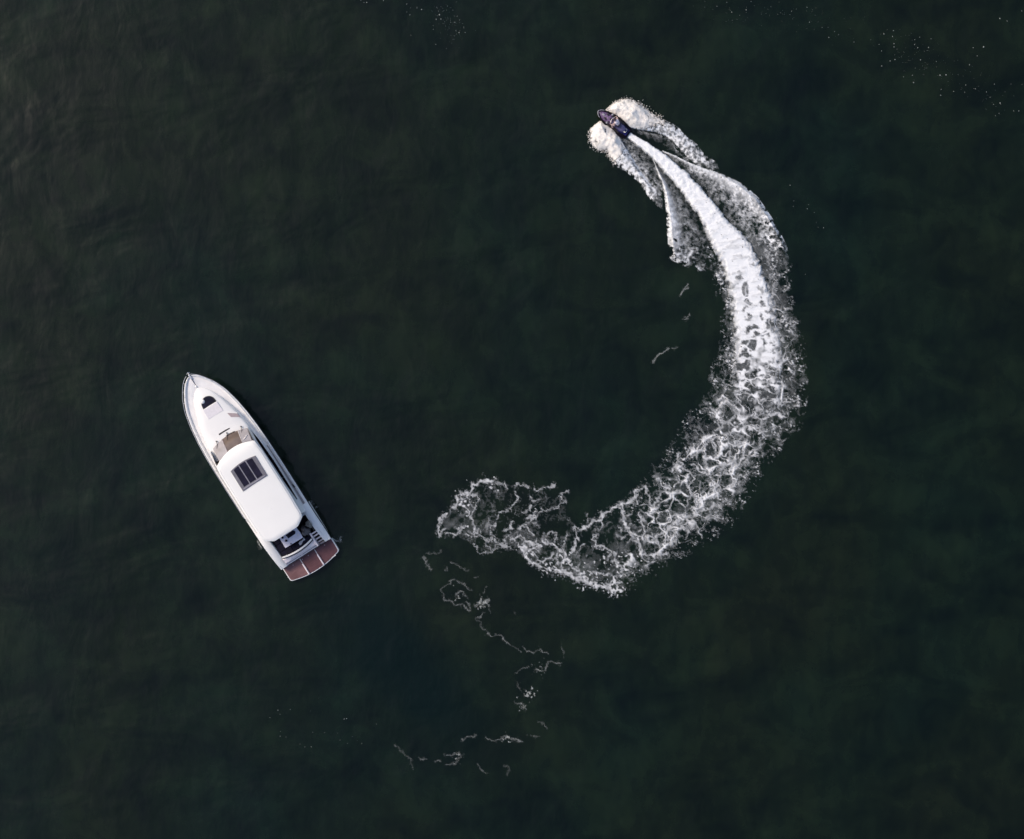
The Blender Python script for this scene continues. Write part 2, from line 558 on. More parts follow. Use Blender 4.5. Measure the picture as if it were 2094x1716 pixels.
M_DECK_SHADE = mat('grey_side_deck_shade', (0.30, 0.28, 0.285), 0.8, var=0.15, scale=4)  # shade in the recessed side deck gutter, painted as a grey strip
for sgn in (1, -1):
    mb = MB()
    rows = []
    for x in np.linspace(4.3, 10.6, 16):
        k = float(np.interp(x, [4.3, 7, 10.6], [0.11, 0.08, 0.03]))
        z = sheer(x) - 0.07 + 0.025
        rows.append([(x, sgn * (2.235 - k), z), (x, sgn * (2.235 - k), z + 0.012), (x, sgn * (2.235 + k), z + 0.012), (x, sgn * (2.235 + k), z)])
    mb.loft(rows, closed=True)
    mb.build('side_deck_shade', M_DECK_SHADE, yacht)

# ------------- hardtop roof
def roof_half(x): return float(np.interp(x, [3.5, 4.4, 6, 8.5, 10.4, 11.1, 11.6, 12.0], [1.70, 1.93, 1.98, 1.98, 1.97, 1.88, 1.80, 1.7]))
def build_roof():
    # plan: aft edge straight with cut corners, front edge a curve
    def front(y): return 11.78 - 0.40 * ((y + 0.15) / 1.62) ** 2 if abs(y) < 1.9 else 11.3
    ys = np.linspace(-1, 1, 25)
    rows = []
    N = 40
    for i in range(N + 1):
        t = i / N
        row = []
        for s in ys:
            a = abs(s)
            aft = 3.56 + (0.0 if a < 0.62 else 0.48 * ((a - 0.62) / 0.38) ** 1.3)
            y0 = s * 1.86
            fr = front(y0)
            x = aft + (fr - aft) * t
            y = s * roof_half(x)
            edge = min((1 - a) * 1.9, (x - aft) * 1.0 + 0.0, (fr - x) * 1.0 + 0.0)
            z = 3.90 - 0.07 * a * a - 0.10 * max(0, 1 - max(edge, 0) / 0.16) ** 2
            z -= 0.20 * max(0, (x - 10.6) / 1.2) ** 2
            row.append((x, y, z))
        rows.append(row)
    mb = MB()
    mb.loft(rows, closed=False)
    n = len(ys)
    low = [[(p[0] * 0.996 + 0.03, p[1] * 0.98, p[2] - 0.16) for p in r] for r in rows]
    mb.loft(low, closed=False)
    # rim
    top_loop = rows[0] + [r[-1] for r in rows[1:-1]] + rows[-1][::-1] + [r[0] for r in rows[-2:0:-1]]
    low_loop = low[0] + [r[-1] for r in low[1:-1]] + low[-1][::-1] + [r[0] for r in low[-2:0:-1]]
    mb.loft([top_loop, low_loop], closed=True, cap0=False, cap1=False)
    roof = mb.build('roof', M_ROOF, yacht)
    autosmooth(roof, 50)
    # thin cream lip along the front edge
    MB().tube([(front(y) + 0.01, y, 3.53) for y in np.linspace(-1.72, 1.5, 17)], 0.028, 6).build('roof_lip', M_CREAM, roof)
    # faint low antenna domes
    MB().dome(5.95, -0.02, 3.885, 0.16, 0.16, 0.022, 16, 4).build('antenna_dome', M_ROOF, roof, True)
    MB().dome(5.80, -0.32, 3.88, 0.10, 0.12, 0.022, 14, 4).build('antenna_dome', M_ROOF, roof, True)
    # shallow moulded side channels
    for sgn in (1, -1):
        MB().tube([(x, sgn * (roof_half(x) - 0.16), 3.825) for x in np.linspace(4.4, 10.8, 20)], 0.035, 6).build('roof_channel', M_GEL, roof)
    return roof
build_roof()

def build_sunroof():
    def fx(y): return 10.385 - 0.16 * ((y + 0.12) / 1.2) ** 2
    out = [(8.32, 1.08), (8.36, -1.27)] + [(fx(y), y) for y in np.linspace(-1.30, 1.06, 13)]
    sr = MB().slab(out, 3.80, 3.935, 0.02).build('sunroof', M_FRAME, yacht)
    for ya, yb in ((0.30, 0.80), (-0.36, 0.21), (-0.98, -0.46)):
        o = [(8.58, yb), (8.58, ya)] + [(fx(y) - 0.10, y) for y in np.linspace(ya, yb, 6)]
        MB().slab(o, 3.90, 3.947, 0.006).build('roof_pane', M_SKYGLASS, sr)
    for y in (0.255, -0.41):
        MB().box(8.50, fx(y) - 0.06, y - 0.032, y + 0.032, 3.90, 3.972, 0.01).build('sunroof_rail', M_MULL, sr)
    MB().box(8.42, 8.50, -1.12, 0.95, 3.90, 3.965, 0.01).build('sunroof_rail', M_MULL, sr)
build_sunroof()

# ------------- cockpit
MB().slab([(1.95, 1.72), (1.85, 0.3), (1.9, -1.25), (4.4, -1.75), (4.6, -1.75), (4.6, 1.75), (4.4, 1.75)], 0.5, 1.12, 0.01).build('cockpit_floor', M_NAVYF, yacht)
MB().box(4.30, 4.36, -1.85, 1.85, 1.0, 3.70, 0.01).build('saloon_door', M_GLASS, yacht)

def wedge(xs, y0s, y1s, zs, zb, m, name, bev=0.05):
    mb = MB()
    rings = []
    for x, a, b, z in zip(xs, y0s, y1s, zs):
        s = 1 if b > a else -1
        rings.append([(x, a, zb), (x, a, z - bev), (x, a + s * bev, z), (x, b - s * bev, z), (x, b, z - bev), (x, b, zb)])
    mb.loft(rings, closed=True)
    return autosmooth(mb.build(name, m, yacht), 50)
xs = [1.32, 1.7, 2.2, 2.8, 3.4, 4.0, 4.9]
wz = [0.98, 1.16, 1.38, 1.60, 1.78, 1.86, 1.90]
wedge(xs, [1.78, 1.77, 1.76, 1.76, 1.78, 1.82, 1.86], [hw(x) - 0.03 for x in xs], wz, 0.2, M_GEL, 'cockpit_coaming')
wedge(xs, [-1.88, -1.85, -1.82, -1.80, -1.80, -1.82, -1.86], [-hw(x) + 0.03 for x in xs], wz, 0.2, M_GEL, 'cockpit_coaming')

def strip(name, m, curve_a, curve_b, z0, z1, bev=0.03):
    return MB().slab(curve_a + curve_b[::-1], z0, z1, bev).build(name, m, yacht)
def arcx(x_mid, sag, ya, yb, n=15): return [(x_mid + sag * ((y - 0.25) / 1.45) ** 2, y) for y in np.linspace(ya, yb, n)]
# curved aft backrest, dark seam, then the pinkish transom moulding
strip('aft_backrest', M_GEL, arcx(1.84, 0.22, -1.16, 1.70), arcx(1.99, 0.20, -1.16, 1.70), 0.6, 1.72, 0.03)
strip('backrest_seam', M_BLACK, arcx(1.76, 0.23, -1.20, 1.74), arcx(1.835, 0.22, -1.20, 1.74), 0.6, 1.44, 0.008)
def build_transom():
    mb = MB()
    rows = []
    for y in np.linspace(-1.32, 1.79, 21):
        xa = 1.755 + 0.23 * ((y - 0.25) / 1.45) ** 2
        rows.append([(xa, y, 1.40), (xa - 0.10, y, 1.44), (1.56, y, 1.30), (1.50, y, 1.06), (1.42, y, 1.0), (1.36, y, 0.94), (1.33, y, 0.42)])
    mb.loft(rows, closed=False)
    autosmooth(mb.build('transom', M_PINK, yacht), 40)
build_transom()
MB().box(1.44, 1.475, -1.75, 1.85, 0.9, 1.075, 0.01).build('transom_seam', M_MAUVE, yacht)
MB().box(1.30, 1.335, -2.30, 2.28, 0.40, 0.62, 0.006).build('transom_shade_line', M_BLACK, yacht)  # black strip standing in for the transom's shadow at the platform edge
MB().dome(1.42, 0.30, 1.0, 0.09, 0.13, 0.1, 10, 4).build('transom_latch', M_PINK, yacht)

# port sofa and aft bench in navy, separate cushions
for x0, x1, y0, y1 in ((2.05, 2.55, 0.62, 1.66), (2.02, 2.50, -0.35, 0.60), (2.02, 2.50, -1.15, -0.37), (2.57, 3.2, 1.12, 1.70), (3.22, 3.95, 1.12, 1.72)):
    MB().box(x0, x1, y0, y1, 1.12, 1.50, 0.06).build('sofa_cushion', M_NAVY, yacht)
table = MB().slab([(2.64, 1.00), (2.60, -0.68), (3.12, -0.72), (3.80, -0.62), (3.80, 0.98)], 1.93, 1.985, 0.02).build('cockpit_table', M_TABLE, yacht)
MB().tube([(3.1, 0.2, 1.1), (3.1, 0.2, 1.94)], 0.07, 8).build('table_leg', M_STEEL, table)

# starboard steps from the side deck down to the swim platform
for i, x in enumerate((2.46, 2.20, 1.90, 1.62, 1.37)):
    z = 1.36 - 0.19 * i
    MB().box(x - 0.055, x + 0.065, -1.86 - 0.02 * i, -1.30 - 0.02 * i, z - 0.06, z, 0.015).build('step', M_PINK, yacht)
MB().box(1.30, 2.55, -1.92, -1.26, 0.15, 0.50, 0.01).build('stair_well', M_BLACK, yacht)
MB().box(1.34, 2.6, -1.31, -1.20, 0.4, 1.50, 0.03).build('stair_cheek', M_PINK, yacht)
MB().tube([(2.75, -2.02, 1.55), (2.72, -2.08, 1.9), (2.3, -2.12, 1.82), (1.9, -2.12, 1.55), (1.85, -2.1, 1.2)], 0.02, 6).build('hand_rail', M_STEEL, yacht)
MB().box(2.62, 3.1, -1.80, -1.62, 0.8, 1.46, 0.03).build('stair_locker', M_BLACK, yacht)

# ------------- swim platform
def build_platform():
    def aft(y): return -0.32 + 0.085 * y * y / 1.2
    def rounded(inset):
        W = 2.40 - inset
        p = [(1.30 - inset * 0.1, -W)]
        c = 0.26
        ya = W - c
        xa = aft(ya) + inset
        p += [(xa + c - c * math.sin(t), -ya - c * math.cos(t)) for t in np.linspace(0, math.pi / 2, 6)]
        p += [(aft(y) + inset, y) for y in np.linspace(-ya + 0.15, ya - 0.15, 13)]
        p += [(xa + c - c * math.cos(t), ya + c * math.sin(t)) for t in np.linspace(0, math.pi / 2, 6)]
        p += [(1.30 - inset * 0.1, W)]
        return p
    pf = MB().slab(rounded(0), 0.05, 0.40, 0.05).build('swim_platform', M_GEL, yacht)
    body = rounded(0.07)
    def clip(ya, yb):
        out = []
        bounds = [(1.285, ya), (1.285, yb)]
        edge = [q for q in body if ya < q[1] < yb and q[0] < 1.2]
        edge.sort(key=lambda q: -q[1])
        def xat(y):
            e = sorted([q for q in body if q[0] < 0.6], key=lambda q: q[1])
            return float(np.interp(y, [q[1] for q in e], [q[0] for q in e]))
        res = [(1.285, ya), (1.285, yb)]
        if yb < 2.2: res.append((xat(yb), yb))
        res += edge
        if ya > -2.2: res.append((xat(ya), ya))
        return res
    for ya, yb, m in ((0.785, 2.33, M_TEAKL), (-0.665, 0.725, M_TEAK), (-2.33, -0.725, M_TEAK)):
        pn = MB().slab(clip(ya, yb), 0.36, 0.418, 0.006).build('teak_panel', m, pf)
        if m is M_TEAKL: pn['label'] = 'paler worn port teak panel'
    for y in (0.755, -0.695):
        MB().box(-0.22, 0.80, y - 0.055, y + 0.055, 0.38, 0.56, 0.03).build('tender_chock', M_PINK, pf)
    for y in (0.0, 1.5, -1.6, 0.6):
        MB().dome(1.12, y, 0.416, 0.05, 0.05, 0.03, 8, 3).build('deck_fitting', M_MAUVE, pf)
    MB().box(-0.12, -0.05, -1.95, -1.55, 0.40, 0.47, 0.02).build('ladder_grip', M_GEL, pf)
build_platform()

# ------------- rails, pulpit, anchor, cleats
def rail(sgn):
    xs_ = [q for q in fine if 6.2 < q < 18.71]
    pts = [(min(x + 0.08, 18.80), sgn * (hw(x) - 0.05 + 0.03 * (x - 6) / 12), sheer(x) + 0.62) for x in xs_]
    pts = [(xs_[0] - 0.4, sgn * (hw(6) - 0.1), sheer(6) + 0.08)] + pts
    r = MB().tube(pts, 0.022, 6).build('guard_rail', M_STEEL, yacht)
    for x in (7.5, 9.3, 11.1, 12.8, 14.4, 15.8, 17.0, 17.8, 18.35):
        MB().tube([(x, sgn * (hw(x) - 0.08), sheer(x)), (x + 0.08, sgn * (hw(x) - 0.04 + 0.03 * (x - 6) / 12), sheer(x) + 0.62)], 0.016, 6).build('stanchion', M_STEEL, r)
rail(1)
rail(-1)
an = MB().box(18.45, 18.86, -0.07, 0.07, 2.26, 2.40, 0.02).build('anchor_roller', M_STEEL, yacht)
mb = MB()
mb.tube([(18.65, 0, 2.36), (18.96, -0.02, 2.30), (19.08, -0.03, 2.1)], [0.03, 0.035, 0.02], 6)
mb.tube([(18.98, -0.17, 2.20), (19.06, 0, 2.26), (18.98, 0.17, 2.20)], [0.012, 0.04, 0.012], 6)
mb.build('anchor', M_STEEL, an)
MB().tube([(18.42, 0.0, 2.3), (17.75, 0.0, 2.2)], 0.03, 6).build('anchor_chain', M_FRAME, an)
MB().dome(17.72, 0.02, 2.18, 0.12, 0.10, 0.14, 10, 4).build('windlass', M_STEEL, yacht)
for x, sgn in ((17.4, 1), (17.4, -1), (10.3, 1), (6.6, -1), (10.3, -1), (3.0, 1), (2.4, -1)):
    y = sgn * (hw(x) - 0.09)
    z = sheer(x) + 0.07
    MB().tube([(x - 0.14, y, z + 0.05), (x - 0.05, y, z + 0.03), (x + 0.05, y, z + 0.03), (x + 0.14, y, z + 0.05)], 0.018, 6).build('cleat', M_STEEL, yacht)
MB().tube([(6.75, -2.30, 1.75), (6.45, -2.33, 1.78)], 0.09, 8).build('fuel_filler', M_BLACK, yacht)
for sgn in (1, -1):
    for x in (14.2, 12.2, 9.0, 6.6):
        MB().tube([(x - 0.3, sgn * (hw(x) * 0.945), sheer(x) * 0.6), (x + 0.3, sgn * (hw(x) * 0.945), sheer(x) * 0.6)], 0.09, 8).build('porthole', M_GLASS, yacht)

# ------------- loose things aboard the yacht
def on_yacht(o):
    o.matrix_world = Matrix.Translation(yacht.location) @ Matrix.Rotation(YH, 4, 'Z')
    return o

def lumpy(cx, cy, cz, rx, ry, rz, seed, name, m, sharp=0.25):
    rnd = random.Random(seed)
    ph = [rnd.uniform(0, 6.28) for _ in range(6)]
    rings = []
    for i in range(9):
        t = math.pi / 2 * i / 8 * 0.985
        ring = []
        for k in range(24):
            a = 2 * math.pi * k / 24
            w = 1 + sharp * (0.45 * math.sin(3 * a + ph[0]) + 0.35 * math.sin(5 * a + ph[1] + 2 * t) + 0.3 * math.sin(8 * a + ph[2] - 3 * t))
            ring.append((cx + rx * w * math.cos(t) ** 0.7 * math.cos(a), cy + ry * w * math.cos(t) ** 0.7 * math.sin(a), cz + rz * math.sin(t) * (1 + 0.12 * math.sin(2 * a + ph[3]))))
        rings.append(ring)
    return MB().loft(rings).build(name, m, None, True)
o = on_yacht(lumpy(2.98, -1.06, 1.115, 0.46, 0.36, 1.0, 3, 'canvas_bundle', M_COVER))
tag(o, 'mauve grey canvas bundle standing in the starboard corner of the yacht cockpit', 'cover')
o = on_yacht(lumpy(3.28, -1.62, 1.46, 0.34, 0.26, 0.65, 5, 'canvas_bundle', M_OLIVE))
tag(o, 'olive grey canvas bundle heaped at the head of the yacht boarding steps', 'cover')
o = on_yacht(MB().slab([(3.18, 0.36), (3.20, -0.32), (3.36, -0.44), (3.56, -0.30), (3.53, 0.42)], 1.986, 2.02, 0.008).build('serving_tray', M_NAVY))
tag(o, 'long dark tray on the white cockpit table of the yacht', 'tray')
bowls = ((3.50, 0.72, 0.10, M_NAVY, 'dark round bowl on the cockpit table nearest the roof edge'),
         (3.12, 0.60, 0.10, M_NAVY, 'dark round bowl near the middle of the port end of the cockpit table'),
         (2.70, 0.40, 0.06, M_BLACK, 'small black cup on the aft edge of the cockpit table'),
         (2.98, -0.46, 0.10, M_PAD, 'lilac plate at the starboard end of the cockpit table'))
for x, y, r, m, lab in bowls:
    nm = 'cup' if 'cup' in lab else ('plate' if 'plate' in lab else 'bowl')
    h = {'cup': 0.11, 'plate': 0.025, 'bowl': 0.07}[nm]
    rings = [[(x + rr * math.cos(a), y + rr * math.sin(a), 1.986 + z) for a in (2 * math.pi * k / 14 for k in range(14))]
             for rr, z in ((r * 0.6, 0), (r, h), (r * 0.9, h), (r * 0.5, h * 0.3))]
    o = on_yacht(MB().loft(rings).build(nm, m))
    tag(o, lab, nm, 'tableware on the yacht cockpit table')
mb = MB()
rows = []
for i in range(9):
    t = i / 8
    rows.append([(2.30 + 0.16 * t + s * 0.10 * (1 + 0.4 * math.sin(7 * t)), -0.05 - 0.62 * t, 1.515 + 0.035 * abs(math.sin(5 * t + 3 * s))) for s in np.linspace(-1, 1, 6)])
mb.loft(rows, closed=False)
mb.loft([[(a, b, c - 0.012) for a, b, c in r] for r in rows], closed=False)
o = on_yacht(mb.build('towel', M_TOWEL, None, True))
tag(o, 'crumpled grey white towel on the navy aft bench of the yacht', 'towel')

# ------------------------------------------------------------------ jet ski and rider
JH = R(144)
jx, jy, _ = at(1253, 252)
jet = empty('jet_ski', (jx, jy, 0.0), JH)
jet.rotation_euler = (0, R(-3), JH)
tag(jet, 'small dark navy jet ski at the head of the curved white wake', 'jet ski')
JX = [-1.62, -1.45, -1.1, -0.6, 0, 0.5, 0.95, 1.25, 1.45, 1.56]
JW = [0.44, 0.53, 0.60, 0.63, 0.62, 0.57, 0.46, 0.33, 0.18, 0.03]
def jw(x): return float(np.interp(x, JX, JW))
def jring(x, wk, zs):
    w = jw(x)
    half = [(0, -0.18 + 0.25 * max(0, x - 0.4) ** 2), (w * 0.75, -0.06 + 0.22 * max(0, x - 0.4) ** 2), (w, 0.22 + 0.06 * max(0, x)), (w * 1.02, 0.32 + 0.06 * max(0, x)), (w * 0.9, 0.36 + 0.06 * max(0, x))]
    return [(x, a, b) for a, b in half[::-1]] + [(x, -a, b) for a, b in half[1:]]
mb = MB()
rings = [jring(x, 1, 0.3) for x in np.linspace(-1.62, 1.555, 26)]
mb.loft(rings, closed=True)
autosmooth(mb.build('hull', M_HULLJ, jet), 45)
# rear deck platform and side footwells
MB().slab([(-1.52, -0.28), (-1.50, 0.28), (-1.05, 0.34), (-0.62, 0.36), (-0.62, -0.36), (-1.05, -0.34)], 0.30, 0.43, 0.04).build('rear_deck', M_BLUEJ, jet)
for s in (1, -1):
    MB().slab([(-0.85, s * 0.30), (-0.85, s * 0.52), (0.35, s * 0.50), (0.35, s * 0.30)], 0.30, 0.40, 0.015).build('footwell', M_BLACK, jet)
# hood, lofted
def hoodring(x):
    w = float(np.interp(x, [0.15, 0.5, 0.9, 1.2, 1.45], [0.30, 0.38, 0.34, 0.22, 0.06]))
    z = float(np.interp(x, [0.15, 0.5, 0.9, 1.2, 1.45], [0.92, 0.80, 0.66, 0.54, 0.44]))
    return [(x, w * math.cos(t), 0.34 + (z - 0.34) * math.sin(t) ** 0.8) for t in np.linspace(0, math.pi, 11)]
mb = MB()
mb.loft([hoodring(x) for x in np.linspace(0.15, 1.45, 12)], closed=True)
hood = autosmooth(mb.build('hood', M_HOODJ, jet), 50)
MB().dome(0.70, 0.19, 0.68, 0.17, 0.09, 0.07, 8, 3).build('hood_vent', M_BLACK, hood)
MB().dome(0.70, -0.19, 0.68, 0.17, 0.09, 0.07, 8, 3).build('hood_vent', M_BLACK, hood)
MB().dome(0.98, 0.0, 0.62, 0.16, 0.09, 0.06, 10, 3).build('hood_stripe', M_MULL, hood)
for s in (1, -1):
    MB().dome(0.42, s * 0.40, 0.72, 0.09, 0.11, 0.07, 8, 3).build('mirror', M_MULL, jet)
MB().tube([(0.33, -0.40, 0.70), (0.36, 0, 0.78), (0.33, 0.40, 0.70)], 0.03, 6).build('mirror_bracket', M_BLACK, hood)
# bow bumper, the pale arc at the nose
MB().tube([(1.18, 0.35, 0.40), (1.40, 0.24, 0.42), (1.54, 0.06, 0.43), (1.56, -0.04, 0.43), (1.42, -0.22, 0.42), (1.18, -0.35, 0.40)], 0.035, 8).build('bow_bumper', M_MULL, jet)
# steering column, bar and grips
hb = MB().tube([(0.10, -0.34, 0.98), (0.22, -0.16, 1.0), (0.24, 0, 1.0), (0.22, 0.16, 1.0), (0.10, 0.34, 0.98)], 0.022, 8).build('handlebar', M_STEEL, jet)
for s in (1, -1):
    MB().tube([(0.14, s * 0.29, 0.985), (0.06, s * 0.42, 0.97)], 0.035, 8).build('grip', M_BLACK, hb)
MB().tube([(0.34, 0, 0.78), (0.23, 0, 1.0)], [0.09, 0.06], 8).build('steering_column', M_BLACK, hb)
# long seat
def seatring(x):
    w = float(np.interp(x, [-1.2, -0.9, -0.4, 0.15], [0.14, 0.21, 0.20, 0.17]))
    z = float(np.interp(x, [-1.2, -0.95, -0.5, -0.2, 0.15], [0.66, 0.80, 0.78, 0.74, 0.80]))
    return [(x, w * 1.35, 0.34), (x, w * 1.05, z - 0.06), (x, w * 0.7, z), (x, 0, z + 0.015), (x, -w * 0.7, z), (x, -w * 1.05, z - 0.06), (x, -w * 1.35, 0.34)]
mb = MB()
mb.loft([seatring(x) for x in np.linspace(-1.2, 0.15, 14)], closed=True)
autosmooth(mb.build('seat', M_SEATJ, jet), 50)
MB().tube([(-1.16, -0.16, 0.62), (-1.30, -0.12, 0.68), (-1.32, 0, 0.69), (-1.30, 0.12, 0.68), (-1.16, 0.16, 0.62)], 0.022, 6).build('grab_handle', M_STEEL, jet)
MB().tube([(-1.6, 0, 0.08), (-1.78, 0, 0.10)], [0.11, 0.085], 10).build('jet_nozzle', M_BLACK, jet)

def skin_mesh(name, verts, edges, radii, m, parent=None, sub=1, root=0):
    me = bpy.data.meshes.new(name)
    me.from_pydata(verts, edges, [])
    o = bpy.data.objects.new(name, me)
    C.objects.link(o)
    sm = o.modifiers.new('skin', 'SKIN')
    sm.use_smooth_shade = True
    ly = me.skin_vertices[0].data if me.skin_vertices else None
    if ly is None:
        bm = bmesh.new(); bm.from_mesh(me)
        bm.verts.layers.skin.verify()
        bm.to_mesh(me); bm.free()
        ly = me.skin_vertices[0].data
    for i, r in enumerate(radii):
        ly[i].radius = r if isinstance(r, tuple) else (r, r)
        ly[i].use_root = (i == root)
    ss = o.modifiers.new('sub', 'SUBSURF')
    ss.levels = ss.render_levels = sub
    dg = bpy.context.evaluated_depsgraph_get()
    dg.update()
    me2 = bpy.data.meshes.new_from_object(o.evaluated_get(dg))
    o.modifiers.clear()
    o.data = me2
    bpy.data.meshes.remove(me)
    me2.name = name
    me2.materials.clear()
    me2.materials.append(m)
    me2.polygons.foreach_set('use_smooth', [True] * len(me2.polygons))
    o.parent = parent
    return o

person = empty('person', (jx, jy, 0.0), JH)
person.rotation_euler = jet.rotation_euler
tag(person, 'rider in a pale pink vest leaning over the handlebar of the dark jet ski', 'person')
V = [(-0.50, 0, 0.90), (-0.42, 0, 1.06), (-0.26, 0, 1.26), (-0.12, 0, 1.38), (-0.03, 0, 1.46), (0.05, 0, 1.56), (0.07, 0, 1.67)]
RD = [(0.17, 0.14), (0.16, 0.12), (0.18, 0.13), (0.15, 0.11), (0.06, 0.06), (0.10, 0.085), (0.095, 0.09)]
ED = [(0, 1), (1, 2), (2, 3), (3, 4), (4, 5), (5, 6)]
def chain(start, pts, rad):
    prev = start
    for p, r in zip(pts, rad):
        V.append(p); RD.append(r); ED.append((prev, len(V) - 1)); prev = len(V) - 1
for s in (1, -1):
    chain(3, [(-0.15, s * 0.20, 1.36), (-0.08, s * 0.33, 1.16), (0.00, s * 0.39, 1.04), (0.06, s * 0.38, 1.01), (0.10, s * 0.37, 1.01)], [0.075, 0.055, 0.042, 0.032, 0.04])
    chain(0, [(-0.46, s * 0.14, 0.88), (-0.12, s * 0.30, 0.80), (-0.02, s * 0.33, 0.72), (-0.22, s * 0.38, 0.50), (-0.26, s * 0.39, 0.45), (-0.10, s * 0.41, 0.435)], [0.115, 0.085, 0.07, 0.05, 0.042, 0.04])
skin_mesh('body', V, ED, RD, M_SKIN, person, 2)
# fingers closed round the grips: five short bent chains per hand
for s in (1, -1):
    rows = [((0.9, 1.0, 0.95, 0.8)[k], s * (0.345 + 0.019 * k), 0.12 - 0.010 * k) for k in range(4)]
    for ln, y, x0 in rows:
        MB().tube([(x0, y, 1.025), (x0 + 0.045 * ln, y, 1.015), (x0 + 0.05 * ln, y, 0.975), (x0 + 0.01, y, 0.955)], [0.0095, 0.0095, 0.009, 0.007], 6).build('finger', M_SKIN, person, True)
    MB().tube([(0.085, s * 0.335, 1.0), (0.08, s * 0.315, 0.975), (0.11, s * 0.31, 0.955)], [0.011, 0.010, 0.008], 6).build('thumb', M_SKIN, person, True)
# vest, shorts, hair
VV = [(-0.43, 0, 1.03), (-0.27, 0, 1.26), (-0.14, 0, 1.38), (-0.16, 0.17, 1.37), (-0.16, -0.17, 1.37)]
skin_mesh('vest', VV, [(0, 1), (1, 2), (2, 3), (2, 4)], [(0.185, 0.14), (0.215, 0.155), (0.18, 0.135), (0.135, 0.12), (0.135, 0.12)], M_VEST, person, 2)
VV = [(-0.48, 0, 0.92), (-0.44, 0.15, 0.88), (-0.22, 0.27, 0.83), (-0.44, -0.15, 0.88), (-0.22, -0.27, 0.83)]
skin_mesh('shorts', VV, [(0, 1), (1, 2), (0, 3), (3, 4)], [(0.185, 0.15), 0.135, 0.115, 0.135, 0.115], M_SHORTS, person, 2)
hair = []
for i in range(8):
    t = math.pi / 2 * i / 7 * 0.97
    hair.append([(0.045 + 0.125 * math.cos(t) ** 0.8 * math.cos(a) * (1.0 + 0.05 * math.sin(5 * a)), 0.115 * math.cos(t) ** 0.8 * math.sin(a), 1.62 + 0.165 * math.sin(t) - (0.05 if math.cos(a) < 0 and i == 0 else 0)) for a in (2 * math.pi * k / 16 for k in range(16))])
MB().loft(hair).build('hair', M_HAIR, person, True)
mb = MB()
mb.tube([(0.15, 0, 1.64), (0.185, 0, 1.60), (0.155, 0, 1.59)], [0.012, 0.016, 0.01], 6)
mb.build('nose', M_SKIN, person, True)

# ------------------------------------------------------------------ foam and spray
rng = np.random.default_rng(11)
def hash2(ix, iy, seed):
    h = (ix.astype(np.int64) * 374761393 + iy.astype(np.int64) * 668265263 + seed * 1442695041) & 0xFFFFFFFF
    h = ((h ^ (h >> 13)) * 1274126177) & 0xFFFFFFFF
    h = ((h ^ (h >> 16)) * 2246822519) & 0xFFFFFFFF
    return ((h ^ (h >> 15)) & 0xFFFFFF) / float(0x1000000)
def vnoise(x, y, seed=0):
    ix, iy = np.floor(x), np.floor(y)
    fx, fy = x - ix, y - iy
    ux, uy = fx * fx * fx * (fx * (fx * 6 - 15) + 10), fy * fy * fy * (fy * (fy * 6 - 15) + 10)
    def g(a, b):
        t = hash2(ix + a, iy + b, seed) * 2 * np.pi
        return np.cos(t) * (fx - a) + np.sin(t) * (fy - b)
    n0 = g(0, 0) * (1 - ux) + g(1, 0) * ux
    n1 = g(0, 1) * (1 - ux) + g(1, 1) * ux
    return (n0 * (1 - uy) + n1 * uy) * 1.5
def fbm(x, y, o=4, seed=0, gain=0.5):
    s, a = 0, 1.0
    for i in range(o):
        s = s + a * vnoise(x * 2 ** i, y * 2 ** i, seed + 17 * i)
        a *= gain
    return s
def worley(x, y, seed=0):
    ix, iy = np.floor(x), np.floor(y)
    f1 = np.full(x.shape, 9.0); f2 = np.full(x.shape, 9.0)
    for a in (-1, 0, 1):
        for b in (-1, 0, 1):
            cx, cy = ix + a, iy + b
            d = np.hypot(cx + hash2(cx, cy, seed) - x, cy + hash2(cx, cy, seed + 5) - y)
            m = d < f1
            f2 = np.where(m, f1, np.minimum(f2, d))
            f1 = np.where(m, d, f1)
    return f1, f2
def sstep(a, b, x):
    t = np.clip((x - a) / (b - a), 0, 1)
    return t * t * (3 - 2 * t)
def rank(n, m):
    """equalise noise inside the mask so that a threshold equals an area share"""
    v = n[m]
    q = np.quantile(v, np.linspace(0, 1, 101))
    return np.interp(n, q + np.arange(101) * 1e-9, np.linspace(0, 1, 101))

